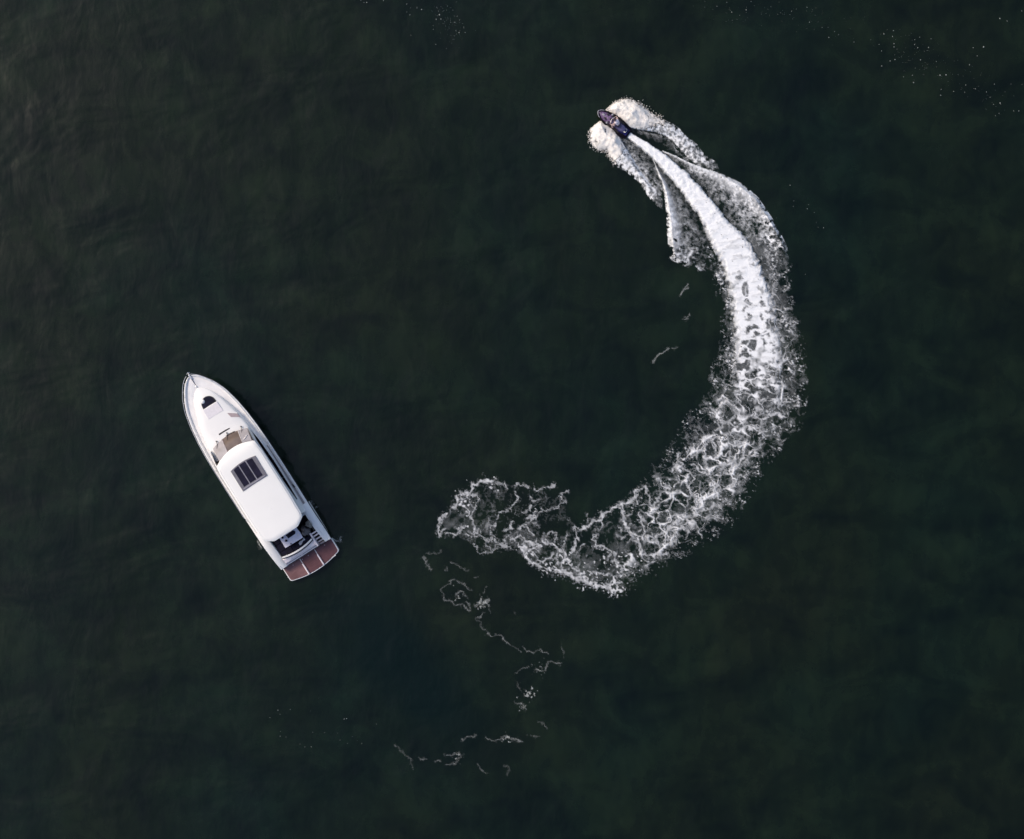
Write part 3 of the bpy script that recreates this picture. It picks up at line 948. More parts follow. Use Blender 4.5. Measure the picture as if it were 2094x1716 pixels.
class Field:
    def __init__(self, x0, y0, x1, y1, step=1.35):
        self.x0, self.y0, self.step = x0, y0, step
        self.nx, self.ny = int((x1 - x0) / step) + 1, int((y1 - y0) / step) + 1
        self.X, self.Y = np.meshgrid(x0 + np.arange(self.nx) * step, y0 + np.arange(self.ny) * step)
        self.A = np.zeros(self.X.shape)     # foam cover
        self.Z = np.zeros(self.X.shape)     # height, metres
        wx = fbm(self.X / 55, self.Y / 55, 4, 101)
        wy = fbm(self.X / 55, self.Y / 55, 4, 202)
        self.wx, self.wy = wx, wy
    def strip(self, pairs, sub=1):
        """s (points along), v (0 inner..1 outer), mask; pairs = [(inner, outer), ...]"""
        P = np.array(pairs, float)            # n, 2, 2
        mid = P.mean(1)
        arc = np.concatenate([[0], np.cumsum(np.hypot(*np.diff(mid, axis=0).T))])
        # smooth along the strip
        u = np.linspace(0, arc[-1], int(max(arc[-1], np.hypot(*(P[-1, 0] - P[0, 0])), np.hypot(*(P[-1, 1] - P[0, 1]))) / (self.step * 0.3)) + 2)
        def cr(col):
            y = np.interp(u, arc, col)
            k = max(3, int(12 / (u[1] - u[0])))
            ker = np.hanning(k + 2)[1:-1]; ker /= ker.sum()
            pad = np.concatenate([2 * y[0] - y[1:k][::-1], y, 2 * y[-1] - y[-k:-1][::-1]])
            return np.convolve(pad, ker, 'same')[k - 1:k - 1 + len(y)]
        ix, iy, ox, oy = cr(P[:, 0, 0]), cr(P[:, 0, 1]), cr(P[:, 1, 0]), cr(P[:, 1, 1])
        wmax = np.hypot(ox - ix, oy - iy).max()
        v = np.linspace(0, 1, int(wmax / (self.step * 0.4)) + 3)
        px = ix[:, None] + (ox - ix)[:, None] * v
        py = iy[:, None] + (oy - iy)[:, None] * v
        gi = np.rint((px - self.x0) / self.step).astype(int)
        gj = np.rint((py - self.y0) / self.step).astype(int)
        ok = (gi >= 0) & (gi < self.nx) & (gj >= 0) & (gj < self.ny)
        S = np.zeros(self.X.shape); Vv = np.zeros(self.X.shape); M = np.zeros(self.X.shape, bool)
        S[gj[ok], gi[ok]] = (u[:, None] + 0 * px)[ok]
        Vv[gj[ok], gi[ok]] = (v[None, :] + 0 * px)[ok]
        M[gj[ok], gi[ok]] = True
        return S, Vv, M, arc
    def line(self, pts, w, amp=1.0, wig=5.0, gap=0.25, seed=0):
        """a wandering strand of foam"""
        P = np.array(pts, float)
        x0, y0 = P.min(0) - 25; x1, y1 = P.max(0) + 25
        i0, i1 = max(0, int((x0 - self.x0) / self.step)), min(self.nx, int((x1 - self.x0) / self.step) + 2)
        j0, j1 = max(0, int((y0 - self.y0) / self.step)), min(self.ny, int((y1 - self.y0) / self.step) + 2)
        if i1 <= i0 or j1 <= j0: return
        X, Y = self.X[j0:j1, i0:i1], self.Y[j0:j1, i0:i1]
        X2 = X + wig * fbm(X / 17, Y / 17, 4, 31 + seed, 0.58)
        Y2 = Y + wig * fbm(X / 17, Y / 17, 4, 67 + seed, 0.58)
        d = np.full(X.shape, 1e9)
        for (ax, ay), (bx, by) in zip(P[:-1], P[1:]):
            dx, dy = bx - ax, by - ay
            t = np.clip(((X2 - ax) * dx + (Y2 - ay) * dy) / (dx * dx + dy * dy + 1e-9), 0, 1)
            d = np.minimum(d, np.hypot(X2 - ax - t * dx, Y2 - ay - t * dy))
        wn = w * 0.5 * (0.95 + 0.9 * fbm(X / 14, Y / 14, 3, 5 + seed)).clip(0.15, 2.2)
        a = amp * (1 - sstep(wn * 0.2, wn + 1.1, d)) * np.clip(0.85 + 0.5 * fbm(X / 14, Y / 14, 3, 55 + seed), 0.25, 1.1)
        a *= sstep(gap - 0.30, gap + 0.12, 0.5 + 0.75 * fbm(X / 13, Y / 13, 3, 91 + seed) + 0.18)
        fl = fbm(X / 5.5, Y / 5.5, 3, 77 + seed, 0.6)
        a = np.maximum(a, 0.7 * amp * sstep(0.28, 0.55, fl) * np.exp(-(d / (w * 0.9 + 1.6)) ** 2))
        self.A[j0:j1, i0:i1] = np.maximum(self.A[j0:j1, i0:i1], a)
    def blob(self, cx, cy, r, dens, cell=7, seed=0, amp=0.8):
        X, Y = self.X, self.Y
        m = (np.abs(X - cx) < r * 1.6) & (np.abs(Y - cy) < r * 1.6)
        if not m.any(): return
        x, y = X[m], Y[m]
        d = np.hypot(x - cx, y - cy) / r + 0.35 * fbm(x / 12, y / 12, 3, seed)
        n = fbm(x / cell, y / cell, 4, seed + 9)
        th = 0.9 - dens * (1 - sstep(0.2, 1.1, d)) * 1.5
        self.A[m] = np.maximum(self.A[m], amp * sstep(th - 0.1, th + 0.25, n) * (d < 1.2))
    def veil(self, cx, cy, rx, ry, amp, seed=0):
        """soft patch of aerated water"""
        d = np.hypot((self.X - cx) / rx, (self.Y - cy) / ry) + 0.3 * fbm(self.X / 18, self.Y / 18, 3, 900 + seed)
        self.A = np.maximum(self.A, amp * 0.62 * (1 - sstep(0.0, 1.2, d)) * np.clip(0.8 + 0.9 * fbm(self.X / 14, self.Y / 14, 4, 950 + seed), 0.1, 1.5))
    def mesh(self, name, m, lo=0.035, base=0.012, sel=None):
        A = np.clip(self.A, 0, 1)
        if sel is not None: A = A * sel
        quad = np.maximum.reduce([A[:-1, :-1], A[1:, :-1], A[:-1, 1:], A[1:, 1:]]) > lo
        jj, ii = np.nonzero(quad)
        idx = lambda j, i: j * self.nx + i
        F = np.stack([idx(jj, ii), idx(jj + 1, ii), idx(jj + 1, ii + 1), idx(jj, ii + 1)], 1)
        used, inv = np.unique(F, return_inverse=True)
        F = inv.reshape(F.shape)
        Z = base + self.Z
        co = np.stack([(self.X.ravel()[used] - 1047) / PPM, (858 - self.Y.ravel()[used]) / PPM, Z.ravel()[used]], 1)
        me = bpy.data.meshes.new(name)
        me.vertices.add(len(co)); me.vertices.foreach_set('co', co.astype(np.float32).ravel())
        me.loops.add(F.size); me.loops.foreach_set('vertex_index', F.astype(np.int32).ravel())
        me.polygons.add(len(F)); me.polygons.foreach_set('loop_start', np.arange(0, F.size, 4, dtype=np.int32))
        try: me.polygons.foreach_set('loop_total', np.full(len(F), 4, dtype=np.int32))
        except Exception: pass
        me.update(calc_edges=True)
        at_ = me.attributes.new('cover', 'FLOAT', 'POINT')
        at_.data.foreach_set('value', A.ravel()[used].astype(np.float32))
        me.polygons.foreach_set('use_smooth', [True] * len(F))
        me.materials.append(m)
        o = bpy.data.objects.new(name, me)
        C.objects.link(o)
        return o

def foam_mat(name, col, thin):
    m = bpy.data.materials.new(name)
    m.use_nodes = True
    n = m.node_tree.nodes
    l = m.node_tree.links
    b = n['Principled BSDF']
    b.inputs['Roughness'].default_value = 0.7
    b.inputs['Specular IOR Level'].default_value = 0.2
    at_ = n.new('ShaderNodeAttribute')
    at_.attribute_name = 'cover'
    r = n.new('ShaderNodeValToRGB')       # thin froth is greyer than piled froth
    r.color_ramp.elements[0].position = 0.1
    r.color_ramp.elements[0].color = (*thin, 1)
    r.color_ramp.elements[1].position = 0.9
    r.color_ramp.elements[1].color = (*col, 1)
    l.new(at_.outputs['Fac'], r.inputs[0])
    l.new(r.outputs[0], b.inputs['Base Color'])
    tr = n.new('ShaderNodeBsdfTransparent')
    mx = n.new('ShaderNodeMixShader')
    l.new(at_.outputs['Fac'], mx.inputs[0])
    l.new(tr.outputs[0], mx.inputs[1])
    l.new(b.outputs[0], mx.inputs[2])
    l.new(mx.outputs[0], n['Material Output'].inputs[0])
    return m
M_FOAM = foam_mat('white_foam', (0.83, 0.835, 0.84), (0.66, 0.68, 0.70))
M_SPRAY = foam_mat('cream_spray', (0.83, 0.79, 0.74), (0.68, 0.66, 0.65))
M_OLD = foam_mat('old_grey_foam', (0.60, 0.62, 0.58), (0.45, 0.47, 0.46))

def z2(x, y): return 1300 + x / 4.29, 500 + y / 4.29
def z3(x, y): return 1250 + x / 3.9, 800 + y / 3.9
def z4(x, y): return 840 + x / 4.552, 950 + y / 4.552
def z5(x, y): return 500 + x / 2.9914, 1180 + y / 2.9914

W = Field(860, 180, 1690, 1250)
X, Y, wx, wy = W.X, W.Y, W.wx, W.wy

def bow_mask():
    return None

# --- layer 1: the outer band of lacy, speckled foam along the curve (inner side, outer side)
band = [((1440, 505), (1598, 470)), ((1452, 540), (1612, 522)), ((1458, 575), (1618, 575)), ((1466, 615), (1626, 615)), ((1474, 660), (1638, 660)), ((1470, 705), (1647, 705)),
        ((1457, 740), (1652, 755)), ((1446, 785), (1652, 815)), ((1420, 828), (1640, 875)), ((1380, 878), (1598, 925)), ((1356, 925), (1562, 968)),
        ((1320, 962), (1538, 1020)), ((1296, 1000), (1500, 1075)), ((1275, 1030), (1440, 1120)), ((1262, 1045), (1375, 1150)), ((1250, 1052), (1325, 1192)), ((1232, 1062), (1262, 1218)), ((1215, 1080), (1215, 1200))]
S, Vv, M, arc = W.strip(band)
L = arc[-1]
t = S / L
xw, yw = X + 14 * wx, Y + 14 * wy
# big lace cells, stretched across the wake, growing with age
h1, h2 = worley((X + 4 * fbm(X / 12, Y / 12, 2, 4)) / 8.5, (Y + 4 * fbm(X / 12, Y / 12, 2, 14)) / 8.5, 21)
n_fine = 0.5 + 0.5 * fbm(X / 7.5, Y / 7.5, 4, 40, 0.62)
ALL = np.ones(X.shape, bool)
n_mot = rank(0.82 * n_fine + 0.18 * (1 - (h2 - h1)) + 0.10 * wx, ALL)      # mottled froth, evenly ranked
n_fl = rank(fbm((X + 0.5 * Y) / 6.0, (Y - 0.35 * X) / 4.2, 4, 41, 0.65), ALL)
worm = np.exp(-(fbm((X + 6 * wx) / 15, (Y + 6 * wy) / 15, 3, 43) / 0.075) ** 2)
n_blo = rank(fbm((X + 8 * wx) / 19, (Y + 8 * wy) / 19, 3, 48, 0.55), ALL)
def softcover(P, n, k=1.0):
    """cover whose mean follows P and whose contrast is greatest where the froth is half broken"""
    P = np.clip(P, 0, 1)
    return np.clip(P + (n - 0.5) * 3.4 * k * P * (1 - P) ** 0.8 + (n - 0.5) * 0.25 * P, 0, 1)
def strands(sc, w, seed, warp=8.0):
    qx = X + warp * fbm(X / (sc * 0.9), Y / (sc * 0.9), 4, seed + 1, 0.5)
    qy = Y + warp * fbm(X / (sc * 0.9), Y / (sc * 0.9), 4, seed + 2, 0.5)
    a1, a2 = worley(qx / sc, qy / sc, seed)
    d = (a2 - a1) * sc * 0.5
    wn = w * np.clip(0.85 + 1.3 * fbm(X / 30, Y / 30, 2, seed + 3), 0.18, 1.7)
    am = np.clip(0.80 + 0.9 * fbm(X / 24, Y / 24, 2, seed + 4), 0.08, 1.1)
    return (0.93 * np.exp(-(d / (0.72 * wn)) ** 2) + 0.07 * np.exp(-(d / (2.0 * wn)) ** 2)) * am
lace_b, lace_m, lace_s = strands(46, 3.0, 3, 17), strands(30, 2.1, 8, 11), strands(15, 1.3, 13, 5)
g1 = fbm(X / 40, Y / 40, 3, 71)
g2 = fbm(X / 26, Y / 26, 3, 72)
e = Vv + 0.09 * fbm(X / 24, Y / 24, 4, 73, 0.6)
body = np.interp(e, [0.08, 0.26, 0.74, 0.92], [0, 1, 1, 0])
young = np.interp(t, [0, 0.30, 0.50, 0.70, 1], [1.0, 1.0, 0.75, 0.45, 0.1])
lower = np.interp(t, [0.40, 0.55], [0, 1])
outer_h = np.interp(e, [0.40, 0.60, 0.78, 0.90], [0, 1, 1, 0]) * lower        # heavier froth on the outer side of the bend
endf = 1 - sstep(0.84, 0.98, t + 0.08 * g2)
pat = sstep(0.02, 0.5, g1 + 0.35 * g2)                    # where the froth is still thick
A = np.maximum.reduce([
    0.92 * lace_b * body * np.interp(t, [0, 0.1, 0.2], [0.1, 0.5, 1]),
    0.86 * lace_m * body * np.interp(t, [0, 0.1, 0.2], [0.2, 0.6, 1]) * np.clip(0.02 + 0.65 * young + 0.8 * pat + 0.32 * outer_h, 0, 1.1),
    0.66 * lace_s * body * np.clip(0.60 * young - 0.30 + 0.6 * pat + 0.40 * outer_h, 0, 1),
    softcover(body * np.clip(0.28 * young - 0.26 + 0.14 * pat, 0, 0.5), n_mot, 1.2),
    softcover(outer_h * body * np.clip(-0.06 + 0.34 * pat, 0, 0.5), n_mot, 1.2)])
flank = np.interp(e, [-0.02, 0.05, 0.16, 0.34, 0.68, 0.84, 0.95, 1.02], [0, 0.16, 0.28, 0.08, 0.10, 0.30, 0.16, 0])
flank = flank * np.interp(t, [0, 0.5, 1], [1.15, 0.85, 0.6]) * np.clip(0.85 + 1.2 * g2 + 0.5 * g1, 0.05, 1.7)
n_f2 = rank(fbm((X + 0.7 * Y) / 12.0, (Y - 0.4 * X) / 7.0, 4, 47, 0.6), ALL)
A = np.maximum(A, np.clip(0.45 + 0.5 * g2 + 0.25 * n_fine, 0.2, 0.75) * sstep(1 - flank - 0.08, 1 - flank + 0.28, 0.55 * n_fl + 0.45 * n_f2 + 0.06))
A = np.maximum(A, 1.1 * lace_s * flank * (1 - 0.7 * lower))
milk = np.interp(Vv, [0, 0.2, 0.5, 0.85, 1], [0, 0.05, 0.10, 0.06, 0]) * np.clip(0.7 + 1.3 * fbm(X / 24, Y / 24, 4, 55), 0.05, 1.9) * np.interp(t, [0, 0.35, 0.6, 1], [1.2, 0.75, 0.45, 0.2])
A = np.maximum(A, milk) * M * endf
W.A = np.maximum(W.A, A)
W.Z = np.maximum(W.Z, M * 0.07 * A * (0.6 + 0.5 * n_fine))

# --- layer 2: wing sheets beside the jet (inner = jet edge, outer = crest)
def wing(pairs, prof_s, prof_v, crest, seed, zc, tail=True):
    S, Vv, M, arc = W.strip(pairs)
    t = S / arc[-1]
    e = Vv + (0.07 + 0.38 * sstep(0.45, 0.9, t)) * fbm(X / 16, Y / 16, 4, seed, 0.62) + 0.03 * fbm(X / 5, Y / 5, 2, seed + 1)
    P = np.interp(e, prof_v[0], prof_v[1]) * np.interp(t, prof_s[0], prof_s[1]) * np.clip(1 + 0.5 * fbm(X / 26, Y / 26, 3, seed + 2), 0.3, 1.5)
    A = softcover(np.clip(P, 0, 0.8), 0.34 * n_mot + 0.30 * n_fl + 0.36 * n_blo, 1.45)
    cr = np.interp(e, [crest - 0.40, crest - 0.05, 0.95, 1.0], [0, 1, 1, 0.3]) * np.interp(t, prof_s[0], prof_s[2])
    A = np.maximum(A, np.clip(cr * (0.70 + 0.40 * n_mot), 0, 1))
    A *= 1 - sstep(0.98, 1.04, e)
    if tail: A *= 1 - sstep(0.80, 1.02, t + 0.22 * fbm(X / 15, Y / 15, 4, seed + 6, 0.6))
    W.A = np.maximum(W.A, A * M)
    W.Z = np.maximum(W.Z, M * zc * np.interp(Vv, [0, 0.6, 0.88, 1.0], [0.05, 0.35, 1.0, 0.1]) * np.sin(np.pi * np.clip(t, 0, 1)) ** 0.6 * (0.9 + 0.15 * n_fine))
wing([((1352, 312), (1356, 309)), ((1370, 324), (1383, 320)), ((1388, 338), (1410, 333)), ((1412, 358), (1445, 347)), ((1440, 388), (1478, 357)), ((1470, 425), (1515, 375)), ((1495, 455), (1550, 404)), ((1520, 480), (1582, 452)), ((1545, 520), (1606, 498)), ((1560, 560), (1620, 545))],
     ([0, 0.15, 0.5, 0.72, 0.9, 1], [0.6, 0.75, 0.85, 0.95, 0.75, 0.4], [1, 1, 0.95, 0.45, 0.0, 0]), ([0, 0.15, 0.4, 0.62, 0.8, 1.0], [0.05, 0.14, 0.30, 0.45, 0.66, 0.8]), 0.86, 300, 0.42)
wing([((1337, 325), (1336, 329)), ((1352, 347), (1346, 355)), ((1375, 370), (1356, 384)), ((1391, 389), (1360, 406)), ((1412, 420), (1363, 440)), ((1430, 445), (1365, 474)), ((1441, 476), (1367, 505)), ((1452, 505), (1371, 530)), ((1462, 530), (1394, 542)), ((1472, 556), (1432, 556))],
     ([0, 0.15, 0.5, 0.65, 0.85, 1], [0.5, 0.65, 0.85, 0.95, 1.0, 0.6], [0.9, 0.9, 1, 0.75, 0.1, 0]), ([0, 0.12, 0.35, 0.6, 0.8, 1.0], [0.02, 0.07, 0.15, 0.24, 0.42, 0.6]), 0.87, 340, 0.38)
# dim speckled water between the left spray and the jet
wing([((1284, 283), (1266, 283)), ((1304, 299), (1280, 306)), ((1330, 322), (1299, 341)), ((1350, 347), (1325, 373)), ((1357, 384), (1350, 402))],
     ([0, 0.5, 1], [1, 1, 0.9], [0, 0, 0]), ([0, 0.2, 0.6, 1], [0.08, 0.10, 0.17, 0.36]), 0.95, 370, 0.05, False)
# faint grey veil on the right between spray and jet
wing([((1292, 268), (1288, 260)), ((1322, 285), (1320, 270)), ((1352, 303), (1362, 280)), ((1385, 330), (1390, 302)), ((1400, 338), (1412, 326))],
     ([0, 0.5, 1], [0.8, 0.5, 0.8], [0, 0, 0]), ([0, 0.3, 0.7, 1], [0.01, 0.03, 0.10, 0.34]), 0.97, 390, 0.05, False)

# --- layer 3: the solid white jet
core = [((1281, 282), (1290, 271)), ((1304, 300), (1328, 294)), ((1338, 329), (1362, 318)), ((1354, 350), (1389, 338)), ((1391, 390), (1421, 369)), ((1404, 414), (1455, 406)), ((1428, 440), (1478, 438)), ((1441, 476), (1499, 458)),
        ((1456, 506), (1530, 488)), ((1471, 535), (1548, 520)), ((1484, 575), (1566, 568)), ((1492, 620), (1582, 612)), ((1498, 665), (1592, 660)), ((1500, 710), (1598, 710)), ((1498, 755), (1602, 765)), ((1488, 795), (1602, 815)), ((1468, 830), (1595, 855)), ((1445, 865), (1572, 905))]
S, Vv, M, arc = W.strip(core)
t = S / arc[-1]
e = Vv + 0.06 * fbm(X / 9, Y / 9, 3, 500) + 0.03 * fbm(X / 30, Y / 30, 2, 501)
edge = np.interp(e, [0, 0.05, 0.16, 0.84, 0.95, 1.0], [0, 0.55, 1, 1, 0.55, 0])
dens = np.interp(t, [0, 0.42, 0.50, 0.58, 0.66, 0.76, 0.86, 0.95, 1.0], [1.4, 1.4, 1.05, 0.92, 0.80, 0.70, 0.55, 0.35, 0.15])
rip = fbm(S / 13, Vv * 3.0 + 0.4 * wx, 4, 520, 0.6)            # ridges across the jet
sx = S + 9 * fbm(X / 22, Y / 22, 3, 531)
vx = (Vv - 0.5) * 105 + 9 * fbm(X / 22, Y / 22, 3, 532)
ga, gb = worley(sx / 22, vx / 38, 530)                          # froth cells, wider than long
ja, jb = worley(sx / 10, vx / 15, 535)
depth = (gb - ga) + 0.30 * (n_fine - 0.5) + 0.10 * (jb - ja) + 0.22 * fbm(X / 34, Y / 34, 2, 537)
mid_v = np.interp(Vv, [0.02, 0.30, 0.70, 0.98], [0.30, 0, 0, 0.22])
h0 = np.interp(t, [0, 0.42, 0.50, 0.60, 0.72, 0.86, 1.0], [1.6, 0.92, 0.50, 0.29, 0.16, 0.08, 0.05]) + mid_v * np.interp(t, [0.4, 1], [1, 0.3])
A = (1 - sstep(h0, h0 + np.interp(t, [0.5, 1.0], [0.42, 0.26]), depth)) * edge
A *= 1 - 0.32 * sstep(0.05, 0.75, rip) * np.interp(t, [0.15, 0.42, 0.6], [0.15, 1, 0.6])
# fine froth veils inside the cells
A = np.maximum(A, edge * np.interp(t, [0.4, 0.6, 1], [0.5, 0.17, 0.05]) * (0.4 + 0.9 * n_fine))
n = rank(0.6 * (0.5 + 0.5 * rip) + 0.4 * n_fine, M)
A = np.maximum(A, softcover(0.45 * edge * np.interp(t, [0.4, 0.55, 0.72, 0.85], [1, 0.55, 0.2, 0.0]), n)) * M
A *= 1 - sstep(0.76, 0.94, t + 0.15 * g2)
W.A = np.maximum(W.A, A)
W.Z = np.maximum(W.Z, M * edge * np.interp(t, [0, 0.08, 0.35, 0.6, 1], [0.16, 0.34, 0.30, 0.18, 0.05]) * (0.85 + 0.22 * (0.5 + 0.5 * rip)))

# --- layer 4: spray sheets thrown off both sides of the hull
SPR = np.zeros(X.shape)
def spray(pairs, cov, zt, seed):
    S, Vv, M, arc = W.strip(pairs)
    t = S / arc[-1]
    e = Vv + (0.16 + 0.25 * t) * fbm(X / 11, Y / 11, 4, seed, 0.62)
    edge = np.interp(e, [0, 0.03, 0.80, 0.95, 1.04], [0.6, 1, 1, 0.55, 0])
    n = rank(0.6 * (0.5 + 0.5 * fbm((X + 6 * wx) / 9, (Y + 6 * wy) / 9, 5, seed + 2, 0.62)) + 0.4 * (1 - (h2 - h1)), M)
    young_ = np.interp(t, cov[0], cov[1])
    A = softcover(edge * np.clip(young_, 0, 0.98), n_mot, 1.0)
    A = np.maximum(A, edge * np.interp(t, cov[0], cov[2]) * (0.82 + 0.25 * n))
    rim = np.interp(e, [0.62, 0.86, 0.94, 1.0], [0, 0.75, 0.75, 0]) * np.clip(young_, 0, 1)
    A = np.maximum(A, rim * (0.5 + 0.6 * n_mot)) * M
    A *= 1 - sstep(0.86, 1.0, t + 0.1 * g2)
    W.A[:] = np.maximum(W.A, A)
    z = M * np.interp(t, zt[0], zt[1]) * np.interp(Vv, [0, 0.35, 0.75, 1.0], [0.45, 1.0, 0.65, 0.05]) * (0.92 + 0.12 * fbm(X / 16, Y / 16, 3, seed + 7))
    W.Z[:] = np.maximum(W.Z, z)
    SPR[:] = np.maximum(SPR, M * (1 - sstep(cov[3], cov[3] + 0.14, t)))
right_sp = [((1241, 228), (1239, 225)), ((1254, 233), (1257, 209)), ((1267, 241), (1280, 202)), ((1279, 251), (1310, 210)), ((1290, 262), (1330, 231)), ((1312, 266), (1353, 243)), ((1337, 269), (1380, 256)), ((1366, 280), (1401, 276)), ((1387, 300), (1425, 296)), ((1405, 320), (1441, 318)), ((1427, 338), (1464, 332)), ((1452, 350), (1473, 354))]
left_sp = [((1231, 249), (1225, 249)), ((1240, 257), (1205, 266)), ((1249, 265), (1205, 287)), ((1257, 273), (1217, 304)), ((1266, 283), (1240, 312)), ((1280, 306), (1257, 338)), ((1292, 326), (1284, 354)), ((1305, 346), (1307, 372)), ((1325, 373), (1322, 396)), ((1345, 395), (1340, 418)), ((1356, 412), (1360, 430))]
spray(right_sp, ([0, 0.28, 0.42, 0.6, 0.9, 1.0], [1.25, 1.2, 0.80, 0.62, 0.55, 0.35], [0.9, 0.85, 0.45, 0.30, 0.22, 0.1], 0.36), ([0, 0.08, 0.22, 0.4, 0.7, 1.0], [0.25, 0.8, 1.0, 0.6, 0.3, 0.08]), 600)
spray(left_sp, ([0, 0.30, 0.42, 0.6, 0.9, 1.0], [1.25, 1.2, 0.85, 0.70, 0.60, 0.4], [0.9, 0.85, 0.50, 0.36, 0.28, 0.1], 0.34), ([0, 0.08, 0.25, 0.42, 0.7, 1.0], [0.25, 0.8, 0.95, 0.55, 0.25, 0.08]), 650)
W.line([(1258, 274), (1280, 306), (1299, 338), (1314, 358), (1338, 392)], 4.5, 0.85, 3, 0.0, 1)

# --- layer 5: strands of the loop at the old end of the wake
loop = [
 ([(260, 650), (265, 560), (300, 480), (335, 458)], 7, 0.8), ([(385, 400), (420, 380), (440, 290), (520, 268), (580, 200), (640, 172), (665, 132), (770, 155)], 9, 0.85), ([(655, 140), (700, 175), (760, 160)], 9, 0.85),
 ([(770, 160), (860, 180), (900, 230)], 4, 0.6), ([(960, 190), (1010, 180), (1085, 208)], 5, 0.65), ([(1140, 210), (1170, 235), (1260, 220), (1335, 190)], 5, 0.7),
 ([(980, 260), (1010, 330), (940, 380), (925, 420), (820, 460), (790, 520), (740, 635)], 4.5, 0.75), ([(1110, 280), (1140, 350), (1205, 340)], 3.5, 0.6), ([(1450, 250), (1380, 310), (1432, 350), (1380, 400), (1280, 430), (1200, 410)], 4.5, 0.7),
 ([(1050, 440), (1112, 380), (1105, 420)], 4, 0.6), ([(1160, 460), (1100, 500), (1060, 560), (1020, 580), (1090, 610), (1130, 650)], 6.5, 0.75), ([(930, 540), (950, 590), (890, 610)], 4, 0.65), ([(1150, 480), (1200, 450), (1230, 410)], 5, 0.55), ([(1130, 540), (1180, 560)], 4, 0.5),
 ([(500, 280), (600, 270), (640, 330), (620, 400), (560, 470)], 5, 0.7), ([(450, 320), (520, 420), (530, 485)], 5, 0.7), ([(470, 300), (560, 340), (600, 430)], 4, 0.6), ([(560, 480), (580, 560), (620, 600), (580, 665)], 5.5, 0.7),
 ([(260, 650), (312, 608)], 6, 0.8), ([(320, 650), (430, 650), (500, 570)], 4.5, 0.7), ([(530, 640), (650, 660), (720, 700), (860, 740), (930, 790)], 5, 0.65), ([(590, 740), (640, 820), (760, 820), (810, 790)], 3, 0.6), ([(740, 640), (810, 700), (740, 690)], 3.5, 0.6), ([(690, 760), (760, 790), (850, 730), (920, 650)], 3.5, 0.55),
 ([(930, 700), (1000, 680), (1070, 690), (1160, 760), (1185, 780)], 8, 0.85), ([(1160, 720), (1210, 775)], 5, 0.75), ([(1000, 730), (1060, 790), (1080, 880), (1150, 930), (1215, 955)], 9, 0.85), ([(1070, 840), (1135, 785), (1180, 800)], 6, 0.75), ([(1030, 740), (1110, 800), (1170, 880)], 6, 0.6),
 ([(1180, 900), (1300, 880), (1340, 815)], 6, 0.75), ([(1230, 940), (1300, 1000), (1400, 1000)], 7, 0.75), ([(1240, 700), (1320, 750), (1400, 800), (1460, 890), (1500, 960)], 10, 0.9), ([(1230, 690), (1290, 630), (1362, 640), (1350, 720)], 3, 0.6), ([(1360, 820), (1350, 870), (1400, 960)], 6, 0.7),
 ([(1465, 635), (1410, 775)], 2.5, 0.6), ([(1540, 590), (1545, 680), (1500, 835)], 5, 0.75), ([(1530, 590), (1660, 570), (1760, 480), (1880, 410), (1940, 360)], 6.5, 0.8), ([(1940, 370), (2040, 350), (2090, 260)], 7, 0.8), ([(1780, 540), (1770, 600), (1720, 660), (1720, 765)], 4.5, 0.65),
 ([(1960, 410), (1990, 500), (2000, 600), (2090, 685)], 5.5, 0.75), ([(1350, 980), (1450, 1010), (1560, 1060), (1680, 1110), (1800, 1130), (1900, 1180), (1965, 1170)], 14, 0.85), ([(1500, 960), (1600, 1020), (1640, 1090)], 12, 0.75), ([(1700, 770), (1800, 760), (1860, 820), (1830, 900)], 6, 0.7), ([(1920, 830), (1880, 900), (1960, 960)], 8, 0.7), ([(1660, 1000), (1800, 1010), (1900, 1060), (1990, 1000)], 7, 0.65), ([(1590, 740), (1560, 820)], 4, 0.55), ([(1800, 1130), (1880, 1090), (1960, 1110)], 9, 0.7), ([(1920, 590), (1950, 630)], 5, 0.5), ([(1630, 470), (1650, 520), (1690, 500)], 4, 0.5),
]
for i, (pts, w, a) in enumerate(loop):
    W.line([z4(*p) for p in pts], w * 0.64, a * 0.80, 6.0, 0.20, i * 3)
for cx, cy, r, d in ((500, 340, 30, 0.45), (1100, 800, 26, 0.5), (1440, 880, 24, 0.45), (1640, 1060, 30, 0.55), (1890, 1140, 26, 0.6), (560, 600, 24, 0.3), (1130, 450, 22, 0.25), (780, 200, 18, 0.35), (1300, 960, 24, 0.45), (1750, 900, 40, 0.25), (2000, 950, 40, 0.45)):
    W.blob(*z4(cx, cy), r, d, 7, cx, 0.75)
for i, (cx, cy, rx, ry, a_) in enumerate(((390, 550, 24, 22, 0.16), (660, 300, 40, 36, 0.07), (1090, 770, 26, 24, 0.22), (1640, 960, 24, 26, 0.26), (1950, 800, 34, 30, 0.16), (880, 560, 40, 30, 0.05), (560, 420, 26, 40, 0.14), (1700, 880, 40, 30, 0.08), (600, 600, 26, 20, 0.12))):
    W.veil(*z4(cx, cy), rx, ry, a_, i)
